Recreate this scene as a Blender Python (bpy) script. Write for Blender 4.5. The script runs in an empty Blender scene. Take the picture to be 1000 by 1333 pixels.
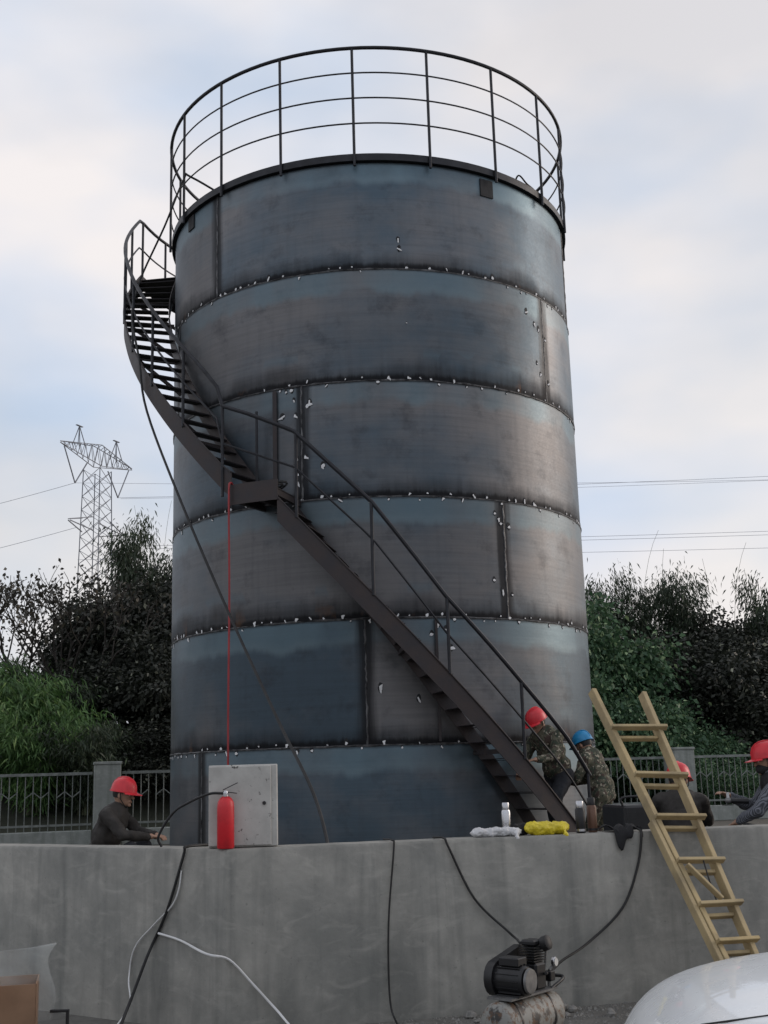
import bpy, bmesh, math, random
import numpy as np
from mathutils import Vector, Matrix, Euler

S = bpy.context.scene
COL = S.collection
R_ = math.radians
random.seed(7)

# ------------------------------------------------------------------ camera
PITCH, ROLL = 0.216463, -0.0291267
cam_d = bpy.data.cameras.new('camera'); cam = bpy.data.objects.new('camera', cam_d); COL.objects.link(cam)
cam_d.sensor_fit = 'VERTICAL'; cam_d.sensor_height = 24.0; cam_d.lens = 1541.955 / 1333 * 24
cam_d.clip_start = 0.05; cam_d.clip_end = 3000
_cp, _sp = math.cos(PITCH), math.sin(PITCH)
_fw = Vector((0, _cp, _sp)); _up = Vector((0, -_sp, _cp)); _rt = Vector((1, 0, 0))
_r2 = _rt * math.cos(ROLL) + _up * math.sin(ROLL); _u2 = _up * math.cos(ROLL) - _rt * math.sin(ROLL)
_m = Matrix((_r2, _u2, -_fw)).transposed().to_4x4(); _m.translation = (0, 0, 1.6)
cam.matrix_world = _m
S.camera = cam

# ------------------------------------------------------------------ world, sun, exposure
SUN_AZ, SUN_EL = R_(72), R_(17)           # azimuth clockwise from +Y
W = bpy.data.worlds.new('World'); S.world = W; W.use_nodes = True
nt = W.node_tree; nt.nodes.clear()
def wn(t, **k):
    n = nt.nodes.new(t)
    for a, v in k.items(): setattr(n, a, v)
    return n
sky = wn('ShaderNodeTexSky', sky_type='NISHITA', sun_disc=False, sun_elevation=SUN_EL, sun_rotation=SUN_AZ,
         air_density=1.3, dust_density=1.5, ozone_density=1.5)
bg1 = wn('ShaderNodeBackground'); bg1.inputs[1].default_value = 0.12
nt.links.new(sky.outputs[0], bg1.inputs[0])
tc = wn('ShaderNodeTexCoord')
mp = wn('ShaderNodeMapping'); mp.inputs['Scale'].default_value = (1.0, 1.0, 2.0); mp.inputs['Location'].default_value = (3.1, 1.35, 0.4)
nt.links.new(tc.outputs['Generated'], mp.inputs[0])
nz = wn('ShaderNodeTexNoise'); nz.inputs['Scale'].default_value = 2.1; nz.inputs['Detail'].default_value = 6; nz.inputs['Roughness'].default_value = 0.5
nt.links.new(mp.outputs[0], nz.inputs['Vector'])
rp = wn('ShaderNodeValToRGB'); rp.color_ramp.elements[0].position = 0.36; rp.color_ramp.elements[1].position = 0.60
rp.color_ramp.elements[0].color = (0.74, 0.74, 0.74, 1); rp.color_ramp.elements[1].color = (1, 1, 1, 1)
nt.links.new(nz.outputs['Fac'], rp.inputs[0])
nz2 = wn('ShaderNodeTexNoise'); nz2.inputs['Scale'].default_value = 3.4; nz2.inputs['Detail'].default_value = 3.2
mp2 = wn('ShaderNodeMapping'); mp2.inputs['Location'].default_value = (14.2238, 18.7288, 8.4421); mp2.inputs['Scale'].default_value = (1, 1, 2.2)
nt.links.new(tc.outputs['Generated'], mp2.inputs[0]); nt.links.new(mp2.outputs[0], nz2.inputs['Vector'])
rp2 = wn('ShaderNodeValToRGB')
rp2.color_ramp.elements[0].position = 0.31; rp2.color_ramp.elements[0].color = (0.60, 0.70, 0.86, 1)
rp2.color_ramp.elements[1].position = 0.64; rp2.color_ramp.elements[1].color = (0.92, 0.875, 0.87, 1)
nt.links.new(nz2.outputs['Fac'], rp2.inputs[0])
bg2 = wn('ShaderNodeBackground'); bg2.inputs[1].default_value = 1.0
nt.links.new(rp2.outputs[0], bg2.inputs[0])
mx = wn('ShaderNodeMixShader'); out = wn('ShaderNodeOutputWorld')
nt.links.new(rp.outputs[0], mx.inputs[0]); nt.links.new(bg1.outputs[0], mx.inputs[1]); nt.links.new(bg2.outputs[0], mx.inputs[2])
nt.links.new(mx.outputs[0], out.inputs[0])

sun_d = bpy.data.lights.new('sun', 'SUN'); sun_d.energy = 1.15; sun_d.angle = R_(25); sun_d.color = (1.0, 0.86, 0.74)
sun = bpy.data.objects.new('sun', sun_d); COL.objects.link(sun)
_sd = Vector((math.sin(SUN_AZ) * math.cos(SUN_EL), math.cos(SUN_AZ) * math.cos(SUN_EL), math.sin(SUN_EL)))
sun.rotation_euler = _sd.to_track_quat('Z', 'Y').to_euler()
S.view_settings.view_transform = 'Standard'; S.view_settings.look = 'None'
S.view_settings.gamma = 1.0; S.view_settings.exposure = 0.0; S.view_settings.use_curve_mapping = False
S.render.engine = 'CYCLES'
S.cycles.use_denoising = True
S.cycles.max_bounces = 6; S.cycles.transparent_max_bounces = 8

# ------------------------------------------------------------------ material helpers
MATS = {}
class NT:
    """tiny node-graph helper"""
    def __init__(s, name):
        s.m = bpy.data.materials.new(name); s.m.use_nodes = True
        s.t = s.m.node_tree; s.t.nodes.clear()
        s.o = s.t.nodes.new('ShaderNodeOutputMaterial')
        s.b = s.t.nodes.new('ShaderNodeBsdfPrincipled')
        s.t.links.new(s.b.outputs[0], s.o.inputs[0])
    def n(s, t, **k):
        x = s.t.nodes.new(t)
        for a, v in k.items(): setattr(x, a, v)
        return x
    def l(s, a, b): s.t.links.new(a, b)
    def put(s, sock, v):
        if hasattr(v, 'is_output'): s.l(v, sock)
        elif isinstance(v, (tuple, list)) and len(v) == 3 and sock.type == 'RGBA': sock.default_value = (*v, 1)
        else: sock.default_value = v
    def coord(s, kind='Object', scale=(1, 1, 1), loc=(0, 0, 0)):
        c = s.n('ShaderNodeTexCoord'); m = s.n('ShaderNodeMapping')
        m.inputs['Scale'].default_value = scale; m.inputs['Location'].default_value = loc
        s.l(c.outputs[kind], m.inputs[0]); return m.outputs[0]
    def noise(s, vec, scale=1.0, detail=4, rough=0.55, dist=0.0):
        x = s.n('ShaderNodeTexNoise'); x.inputs['Scale'].default_value = scale; x.inputs['Detail'].default_value = detail
        x.inputs['Roughness'].default_value = rough; x.inputs['Distortion'].default_value = dist
        s.l(vec, x.inputs['Vector']); return x.outputs['Fac']
    def ramp(s, v, a, b, ca=(0, 0, 0), cb=(1, 1, 1), mode='LINEAR'):
        x = s.n('ShaderNodeValToRGB'); e = x.color_ramp.elements; x.color_ramp.interpolation = mode
        e[0].position = a; e[1].position = b; e[0].color = (*ca, 1); e[1].color = (*cb, 1)
        s.put(x.inputs[0], v); return x.outputs[0]
    def mix(s, f, a, b, mode='MIX'):
        x = s.n('ShaderNodeMix', data_type='RGBA', blend_type=mode)
        s.put(x.inputs[0], f); s.put(x.inputs[6], a); s.put(x.inputs[7], b); return x.outputs[2]
    def math(s, op, a, b=0.0, c=0.0, clamp=False):
        x = s.n('ShaderNodeMath', operation=op, use_clamp=clamp)
        s.put(x.inputs[0], a); s.put(x.inputs[1], b)
        if op in ('MULTIPLY_ADD', 'SMOOTH_MIN'): s.put(x.inputs[2], c)
        return x.outputs[0]
    def sstep(s, v, a, b):
        x = s.n('ShaderNodeMapRange', interpolation_type='SMOOTHSTEP')
        s.put(x.inputs[0], v); s.put(x.inputs[1], a); s.put(x.inputs[2], b); return x.outputs[0]
    def bump(s, h, strength=0.2, dist=0.01):
        x = s.n('ShaderNodeBump'); x.inputs['Strength'].default_value = strength; x.inputs['Distance'].default_value = dist
        s.l(h, x.inputs['Height']); s.l(x.outputs[0], s.b.inputs['Normal'])
    def set(s, **k):
        names = dict(col='Base Color', rough='Roughness', metal='Metallic', spec='Specular IOR Level', alpha='Alpha', coat='Coat Weight', trans='Transmission Weight')
        for a, v in k.items(): s.put(s.b.inputs[names[a]], v)
        return s

def simple(name, col, rough=0.6, metal=0.0, var=0.25, scale=6.0, bump=0.0, col2=None, coat=0.0):
    g = NT(name); v = g.coord('Object')
    n = g.noise(v, scale, 5)
    c2 = col2 or tuple(max(0, c * (1 - var)) for c in col)
    c = g.mix(g.ramp(n, 0.35, 0.68), col, c2)
    g.set(col=c, rough=g.math('MULTIPLY_ADD', n, 0.25, rough - 0.12), metal=metal, coat=coat)
    if bump: g.bump(g.noise(v, scale * 6, 4), bump, 0.01)
    return g.m

def mat_steel():
    g = NT('mill_scale_steel')
    uv = g.n('ShaderNodeUVMap', uv_map='UVMap'); sep = g.n('ShaderNodeSeparateXYZ'); g.l(uv.outputs[0], sep.inputs[0])
    u, v = sep.outputs[0], sep.outputs[1]
    oi = g.n('ShaderNodeObjectInfo'); off = g.math('MULTIPLY', oi.outputs['Random'], 57.0)
    cmb = g.n('ShaderNodeCombineXYZ'); g.l(u, cmb.inputs[0]); g.l(v, cmb.inputs[1]); g.l(off, cmb.inputs[2])
    def uvn(su, sv, sc, det=4, rough=0.55):
        m = g.n('ShaderNodeMapping'); m.inputs['Scale'].default_value = (su, sv, 1); g.l(cmb.outputs[0], m.inputs[0])
        return g.noise(m.outputs[0], sc, det, rough)
    big = uvn(0.7, 1.0, 1.3, 5, 0.6); streak = uvn(0.45, 17, 1.4, 5, 0.7); vert = uvn(9, 0.5, 1.2, 3)
    fine = uvn(6, 6, 6, 5, 0.7); wav = uvn(1.6, 0.05, 1.6, 5, 0.6); wav2 = uvn(5.0, 0.3, 1.6, 5, 0.7); blot = uvn(2.2, 2.2, 1.2, 6, 0.65)
    huge = uvn(0.28, 0.30, 1.0, 3, 0.5); patch = uvn(0.9, 0.25, 1.1, 3, 0.5)
    tint = g.math('ADD', g.math('MULTIPLY', huge, 0.65), g.math('MULTIPLY', big, 0.35))
    col = g.mix(g.ramp(tint, 0.42, 0.58), (0.070, 0.098, 0.124), (0.172, 0.168, 0.172))
    col = g.mix(g.math('MULTIPLY', g.ramp(streak, 0.42, 0.70), g.math('MULTIPLY', blot, 0.50)), col, (0.040, 0.045, 0.053))
    col = g.mix(g.math('MULTIPLY', g.ramp(vert, 0.5, 0.8), 0.2), col, (0.050, 0.054, 0.062))
    col = g.mix(g.math('MULTIPLY', g.ramp(blot, 0.54, 0.74), 0.55), col, (0.038, 0.042, 0.050))
    # pale wash running down from the seam above: wavy edged stain that comes and goes
    e1 = g.math('SUBTRACT', 1.42, g.math('MULTIPLY_ADD', wav, 0.30, g.math('MULTIPLY', patch, 0.26)))
    band = g.sstep(g.math('SUBTRACT', v, e1), -0.05, 0.07)
    band2 = g.sstep(g.math('SUBTRACT', v, e1), 0.0, 0.16)
    amt = g.ramp(patch, 0.30, 0.55)
    col = g.mix(g.math('MULTIPLY', g.math('MULTIPLY', band, amt), 0.66), col, (0.130, 0.190, 0.225))
    rimline = g.math('MULTIPLY', g.math('MULTIPLY', g.math('SUBTRACT', band, band2), amt), 0.30)
    col = g.mix(rimline, col, (0.18, 0.225, 0.245))
    # second faint wash higher above the lower seam
    e3 = g.math('MULTIPLY_ADD', wav, 0.25, 0.22)
    b3 = g.math('MULTIPLY', g.sstep(g.math('SUBTRACT', v, e3), -0.10, 0.0), g.math('SUBTRACT', 1.0, g.sstep(g.math('SUBTRACT', v, e3), 0.0, 0.10)))
    col = g.mix(g.math('MULTIPLY', g.math('MULTIPLY', b3, g.ramp(patch, 0.60, 0.42)), 0.35), col, (0.105, 0.15, 0.18))
    # scorched, smoky strip above the lower seam, wider in some places than in others
    e2 = g.math('MULTIPLY_ADD', patch, 0.55, g.math('MULTIPLY', wav2, 0.16))
    low = g.math('SUBTRACT', 1.0, g.sstep(g.math('SUBTRACT', v, g.math('SUBTRACT', e2, 0.20)), -0.14, 0.12))
    col = g.mix(g.math('MULTIPLY', low, g.math('MULTIPLY_ADD', vert, 0.45, 0.28, clamp=True)), col, (0.020, 0.021, 0.025))
    nar = g.math('SUBTRACT', 1.0, g.sstep(g.math('SUBTRACT', v, g.math('MULTIPLY', wav2, 0.13)), -0.035, 0.03))
    col = g.mix(g.math('MULTIPLY', nar, 0.88), col, (0.010, 0.010, 0.012))
    val = g.math('MULTIPLY_ADD', oi.outputs['Random'], 0.34, 0.80)
    vm = g.n('ShaderNodeHueSaturation'); g.l(val, vm.inputs['Value']); g.l(col, vm.inputs['Color']); col = vm.outputs[0]
    rust = g.math('MULTIPLY', g.math('MULTIPLY', g.ramp(blot, 0.5, 0.66), g.math('SUBTRACT', 1.0, g.sstep(v, 0.03, 0.26))), 0.5)
    col = g.mix(g.math('MULTIPLY', rust, g.ramp(patch, 0.62, 0.45)), col, (0.20, 0.105, 0.06))
    # ends of the plate scorched along the vertical weld
    d = g.math('MINIMUM', u, g.math('SUBTRACT', 5.96, u))
    endm = g.math('SUBTRACT', 1.0, g.sstep(g.math('ADD', d, g.math('MULTIPLY', g.math('SUBTRACT', vert, 0.5), 0.16)), 0.045, 0.13))
    col = g.mix(g.math('MULTIPLY', endm, 0.9), col, (0.014, 0.014, 0.016))
    top = g.sstep(g.math('ADD', v, g.math('MULTIPLY', wav2, 0.03)), 1.410, 1.440)
    col = g.mix(g.math('MULTIPLY', top, 0.6), col, (0.02, 0.021, 0.025))
    r = g.math('ADD', g.math('MULTIPLY_ADD', fine, 0.18, 0.25), g.math('MULTIPLY', big, 0.30))
    r = g.math('ADD', r, g.math('MULTIPLY', low, 0.2))
    g.set(col=col, rough=r, metal=0.80, spec=0.5)
    h = g.math('ADD', g.math('MULTIPLY', streak, 0.35), g.math('MULTIPLY', big, 1.6))
    g.bump(h, 0.13, 0.02)
    return g.m

def mat_concrete(name, c1, c2, dark, scale=1.0, bump=0.25):
    g = NT(name); v = g.coord('Object')
    a = g.noise(v, 0.9 * scale, 7, 0.62, 0.4); b = g.noise(v, 7 * scale, 6, 0.65)
    vs = g.coord('Object', (3.2, 3.2, 0.35)); c = g.noise(vs, 1.3 * scale, 5, 0.6, 0.6)
    tr = g.noise(g.coord('Object', (1.2, 1.2, 3.0), (4, 1, 2)), 2.6 * scale, 5, 0.6, 1.4)
    col = g.mix(g.ramp(a, 0.36, 0.66), c1, c2)
    col = g.mix(g.math('MULTIPLY', g.ramp(c, 0.46, 0.70), 0.62), col, dark)
    col = g.mix(g.math('MULTIPLY', g.ramp(b, 0.35, 0.75), 0.35), col, tuple(x * 0.7 for x in c1))
    col = g.mix(g.math('MULTIPLY', g.ramp(tr, 0.52, 0.74), 0.30), col, tuple(min(1, x * 1.3) for x in c2))
    sw = g.noise(g.coord('Object', (1, 1, 1), (9, 2, 7)), 1.7 * scale, 4, 0.5, 3.2)      # trowel sweeps
    col = g.mix(g.math('MULTIPLY', g.ramp(sw, 0.50, 0.62), 0.13), col, dark)
    pit = g.noise(g.coord('Object', (1, 1, 1), (2, 5, 1)), 38 * scale, 2, 0.5)
    col = g.mix(g.math('MULTIPLY', g.ramp(pit, 0.68, 0.76), 0.35), col, tuple(x * 0.45 for x in c1))
    g.set(col=col, rough=g.math('MULTIPLY_ADD', b, 0.25, 0.68))
    g.bump(g.math('ADD', b, g.math('MULTIPLY', a, 1.5)), bump, 0.02)
    return g.m

def mat_leaf(name, c1, c2, pale, paleness=0.97, rough=0.5):
    g = NT(name); at = g.n('ShaderNodeAttribute', attribute_name='rnd')
    sep = g.n('ShaderNodeSeparateColor'); g.l(at.outputs['Color'], sep.inputs[0])
    oi = g.n('ShaderNodeObjectInfo')
    f = g.math('ADD', g.math('MULTIPLY', sep.outputs[0], 0.75), g.math('MULTIPLY', oi.outputs['Random'], 0.25))
    col = g.mix(f, c1, c2)
    col = g.mix(g.math('GREATER_THAN', sep.outputs[1], paleness), col, pale)
    g.set(col=col, rough=rough, spec=0.35)
    tr = g.n('ShaderNodeBsdfTranslucent'); g.put(tr.inputs[0], col)
    ms = g.n('ShaderNodeMixShader'); ms.inputs[0].default_value = 0.18
    g.l(g.b.outputs[0], ms.inputs[1]); g.l(tr.outputs[0], ms.inputs[2]); g.l(ms.outputs[0], g.o.inputs[0])
    return g.m

def mat_camo():
    g = NT('camouflage_cloth'); v = g.coord('Object')
    a = g.noise(v, 13, 3, 0.5, 0.6); b = g.noise(g.coord('Object', loc=(5, 3, 1)), 17, 3, 0.5, 0.8); c = g.noise(g.coord('Object', loc=(1, 8, 4)), 24, 2)
    col = g.mix(g.ramp(a, 0.49, 0.51), (0.10, 0.095, 0.065), (0.035, 0.045, 0.03))
    col = g.mix(g.ramp(b, 0.55, 0.57), col, (0.055, 0.035, 0.028))
    col = g.mix(g.ramp(c, 0.60, 0.62), col, (0.30, 0.27, 0.21))
    g.set(col=col, rough=0.9); g.bump(g.noise(v, 60, 3), 0.3, 0.005)
    return g.m

def mat_knit():
    g = NT('grey_knit'); v = g.coord('Object')
    w = g.n('ShaderNodeTexWave'); w.inputs['Scale'].default_value = 24; w.inputs['Distortion'].default_value = 2.5; g.l(v, w.inputs['Vector'])
    col = g.mix(w.outputs['Fac'], (0.045, 0.05, 0.06), (0.17, 0.18, 0.21)); g.set(col=col, rough=0.95); g.bump(w.outputs['Fac'], 0.5, 0.01)
    return g.m

def mat_wood():
    g = NT('raw_timber'); v = g.coord('Object', (9, 9, 0.8))
    oi = g.n('ShaderNodeObjectInfo')
    n = g.noise(v, 4, 6, 0.6, 0.8); b = g.noise(g.coord('Object'), 3.5, 5)
    col = g.mix(n, (0.36, 0.26, 0.12), (0.54, 0.42, 0.215))
    col = g.mix(g.math('MULTIPLY', oi.outputs['Random'], 0.5), col, (0.38, 0.31, 0.20))
    col = g.mix(g.math('MULTIPLY', g.ramp(b, 0.45, 0.68), 0.7), col, (0.19, 0.15, 0.095))
    g.set(col=col, rough=0.75); g.bump(n, 0.2, 0.004); return g.m

def mat_tankend():
    g = NT('compressor_paint'); v = g.coord('Object')
    a = g.noise(v, 9, 6, 0.65); b = g.noise(g.coord('Object', loc=(3, 3, 3)), 22, 5, 0.7)
    col = g.mix(g.ramp(a, 0.52, 0.58), (0.22, 0.22, 0.205), (0.035, 0.032, 0.03))
    col = g.mix(g.ramp(b, 0.50, 0.62), col, (0.11, 0.06, 0.032))
    g.set(col=col, rough=0.6); g.bump(a, 0.3, 0.01); return g.m

def mat_cabinet():
    g = NT('scuffed_cabinet_paint'); v = g.coord('Object')
    a = g.noise(v, 5, 6, 0.6); b = g.noise(v, 16, 6, 0.75)
    col = g.mix(g.ramp(a, 0.35, 0.7), (0.50, 0.49, 0.46), (0.36, 0.35, 0.33))
    col = g.mix(g.ramp(b, 0.61, 0.66), col, (0.05, 0.045, 0.04))
    g.set(col=col, rough=0.5); return g.m

def mat_hat(name, c):
    g = NT(name); v = g.coord('Object'); n = g.noise(v, 9, 5)
    g.set(col=g.mix(g.ramp(n, 0.45, 0.8), c, tuple(x * 0.6 for x in c)), rough=g.math('MULTIPLY_ADD', n, 0.35, 0.25)); return g.m

def mat_car():
    g = NT('white_car_paint'); v = g.coord('Object'); n = g.noise(v, 5, 5)
    g.set(col=g.mix(n, (0.84, 0.855, 0.86), (0.80, 0.82, 0.83)), rough=g.math('MULTIPLY_ADD', n, 0.15, 0.2), coat=0.5); return g.m

def mat_clear(name, col=(0.8, 0.85, 0.85)):
    g = NT(name); g.set(col=col, rough=0.25, trans=0.0)
    tr = g.n('ShaderNodeBsdfTransparent'); ms = g.n('ShaderNodeMixShader')
    n = g.noise(g.coord('Object'), 7, 4); g.l(g.math('MULTIPLY_ADD', n, 0.35, 0.0), ms.inputs[0])
    g.l(tr.outputs[0], ms.inputs[1]); g.l(g.b.outputs[0], ms.inputs[2]); g.l(ms.outputs[0], g.o.inputs[0]); return g.m

def mat_ground(name, c1, c2, c3, sc=1.0):
    g = NT(name); v = g.coord('Object')
    a = g.noise(v, 0.5 * sc, 6); b = g.noise(v, 9 * sc, 7, 0.7); c = g.noise(v, 40 * sc, 4, 0.7)
    col = g.mix(g.ramp(a, 0.35, 0.65), c1, c2); col = g.mix(g.math('MULTIPLY', g.ramp(b, 0.4, 0.7), 0.6), col, c3)
    col = g.mix(g.math('MULTIPLY', g.ramp(c, 0.55, 0.75), 0.4), col, tuple(min(1, x * 1.6) for x in c1))
    g.set(col=col, rough=0.92); g.bump(g.math('ADD', b, g.math('MULTIPLY', c, 0.4)), 0.6, 0.03); return g.m

M = dict(
    steel=mat_steel(),
    weld=simple('weld_bead', (0.020, 0.020, 0.022), 0.5, 0.6, 0.5, 9, 0.5, (0.17, 0.17, 0.175)),
    darksteel=simple('dark_structural_steel', (0.030, 0.026, 0.029), 0.55, 0.3, 0.45, 5, 0.15, (0.048, 0.036, 0.034)),
    railsteel=simple('dark_pipe', (0.024, 0.025, 0.031), 0.5, 0.4, 0.4, 8),
    plate=simple('tread_plate', (0.028, 0.024, 0.028), 0.6, 0.3, 0.4, 9, 0.2),
    tack=simple('white_weld_mark', (0.82, 0.82, 0.83), 0.8, 0, 0.2, 40),
    scorch=simple('scorched_patch', (0.022, 0.023, 0.026), 0.7, 0.3, 0.3, 20),
    wall=mat_concrete('rendered_concrete', (0.195, 0.196, 0.182), (0.345, 0.333, 0.302), (0.105, 0.110, 0.104), 1.0, 0.30),
    pillar=mat_concrete('grey_pillar', (0.24, 0.26, 0.25), (0.33, 0.35, 0.33), (0.14, 0.16, 0.14), 1.5),
    ground=mat_ground('dirty_concrete_ground', (0.13, 0.125, 0.115), (0.17, 0.165, 0.15), (0.07, 0.068, 0.062)),
    yard=mat_ground('yard_soil', (0.10, 0.09, 0.075), (0.13, 0.12, 0.10), (0.05, 0.047, 0.04)),
    hill=mat_ground('hillside_soil', (0.025, 0.03, 0.018), (0.035, 0.038, 0.024), (0.014, 0.016, 0.01), 0.6),
    fence=simple('fence_paint', (0.22, 0.24, 0.23), 0.6, 0.2, 0.4, 10),
    bark=simple('bark', (0.045, 0.038, 0.032), 0.9, 0, 0.5, 14, 0.4),
    culm=simple('bamboo_culm', (0.10, 0.11, 0.06), 0.7, 0, 0.4, 6),
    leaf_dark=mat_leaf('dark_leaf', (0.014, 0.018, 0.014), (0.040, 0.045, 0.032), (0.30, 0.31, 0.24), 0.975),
    leaf_bamboo=mat_leaf('bamboo_leaf', (0.026, 0.068, 0.022), (0.110, 0.210, 0.062), (0.20, 0.31, 0.10), 0.93),
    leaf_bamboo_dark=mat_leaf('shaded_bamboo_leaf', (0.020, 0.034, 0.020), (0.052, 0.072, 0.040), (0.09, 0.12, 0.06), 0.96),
    leaf_vine=mat_leaf('vine_leaf', (0.026, 0.066, 0.036), (0.110, 0.195, 0.095), (0.28, 0.38, 0.20), 0.93),
    leaf_sparse=mat_leaf('withered_leaf', (0.028, 0.028, 0.024), (0.065, 0.06, 0.045), (0.12, 0.10, 0.07), 0.95),
    pylon=simple('galvanised_lattice', (0.17, 0.18, 0.21), 0.6, 0.2, 0.2, 0.3),
    wire=simple('conductor', (0.42, 0.43, 0.47), 0.6, 0.1, 0.1, 0.5),
    wood=mat_wood(), camo=mat_camo(), knit=mat_knit(),
    skin=simple('skin', (0.36, 0.21, 0.145), 0.5, 0, 0.2, 20),
    hair=simple('black_hair', (0.012, 0.011, 0.010), 0.6, 0, 0.3, 40),
    eye=simple('eye_white', (0.6, 0.6, 0.58), 0.3, 0, 0.05, 5), pupil=simple('pupil', (0.01, 0.008, 0.006), 0.2, 0, 0.1, 5),
    navy=simple('dark_trousers', (0.020, 0.022, 0.028), 0.9, 0, 0.3, 9, 0.2),
    jacket=simple('dark_jacket', (0.035, 0.031, 0.028), 0.85, 0, 0.35, 8, 0.25),
    blackvest=simple('black_vest', (0.014, 0.014, 0.017), 0.75, 0, 0.3, 8, 0.2),
    shoe=simple('work_shoe', (0.025, 0.022, 0.02), 0.7, 0, 0.3, 9),
    red_hat=mat_hat('red_plastic', (0.62, 0.022, 0.035)), blue_hat=mat_hat('blue_plastic', (0.015, 0.24, 0.50)),
    strap=simple('dark_strap', (0.02, 0.02, 0.022), 0.8, 0, 0.2, 20),
    black=simple('black_rubber', (0.014, 0.014, 0.015), 0.6, 0, 0.3, 12),
    blackmetal=simple('black_enamel', (0.018, 0.018, 0.020), 0.42, 0.2, 0.4, 9),
    chrome=simple('brushed_steel', (0.55, 0.55, 0.57), 0.28, 0.95, 0.15, 14),
    greymetal=simple('grey_cast_metal', (0.20, 0.20, 0.20), 0.5, 0.5, 0.5, 14),
    red=mat_hat('extinguisher_red', (0.60, 0.015, 0.025)),
    redcable=simple('red_hose', (0.36, 0.03, 0.035), 0.5, 0, 0.3, 3),
    whitecable=simple('white_cable', (0.70, 0.70, 0.70), 0.55, 0, 0.1, 3),
    brown=simple('brown_enamel', (0.13, 0.065, 0.04), 0.4, 0.2, 0.3, 9),
    yellowbag=simple('yellow_plastic_bag', (0.70, 0.56, 0.025), 0.38, 0, 0.25, 12, 0.1),
    whitebag=simple('white_plastic_bag', (0.60, 0.60, 0.61), 0.4, 0, 0.2, 12, 0.1),
    cloth=simple('black_cloth', (0.016, 0.016, 0.018), 0.9, 0, 0.3, 10, 0.2),
    cabinet=mat_cabinet(), comp=mat_tankend(),
    card=simple('cardboard', (0.30, 0.18, 0.11), 0.85, 0, 0.3, 4, 0.1), clear=mat_clear('clear_film'),
    pipe=simple('pale_conduit', (0.48, 0.47, 0.44), 0.5, 0, 0.3, 4),
    stone=mat_concrete('rubble', (0.20, 0.195, 0.185), (0.28, 0.27, 0.25), (0.10, 0.10, 0.095), 6),
    car=mat_car(), glass=simple('dark_car_glass', (0.015, 0.018, 0.02), 0.08, 0, 0.1, 3), tyre=simple('tyre', (0.018, 0.018, 0.018), 0.85, 0, 0.2, 9),
    alloy=simple('alloy', (0.45, 0.45, 0.46), 0.35, 0.8, 0.15, 5), lamp=simple('headlamp_lens', (0.55, 0.58, 0.60), 0.12, 0.1, 0.1, 4),
    face=simple('gauge_face', (0.6, 0.6, 0.58), 0.4, 0, 0.1, 20),
)

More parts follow.
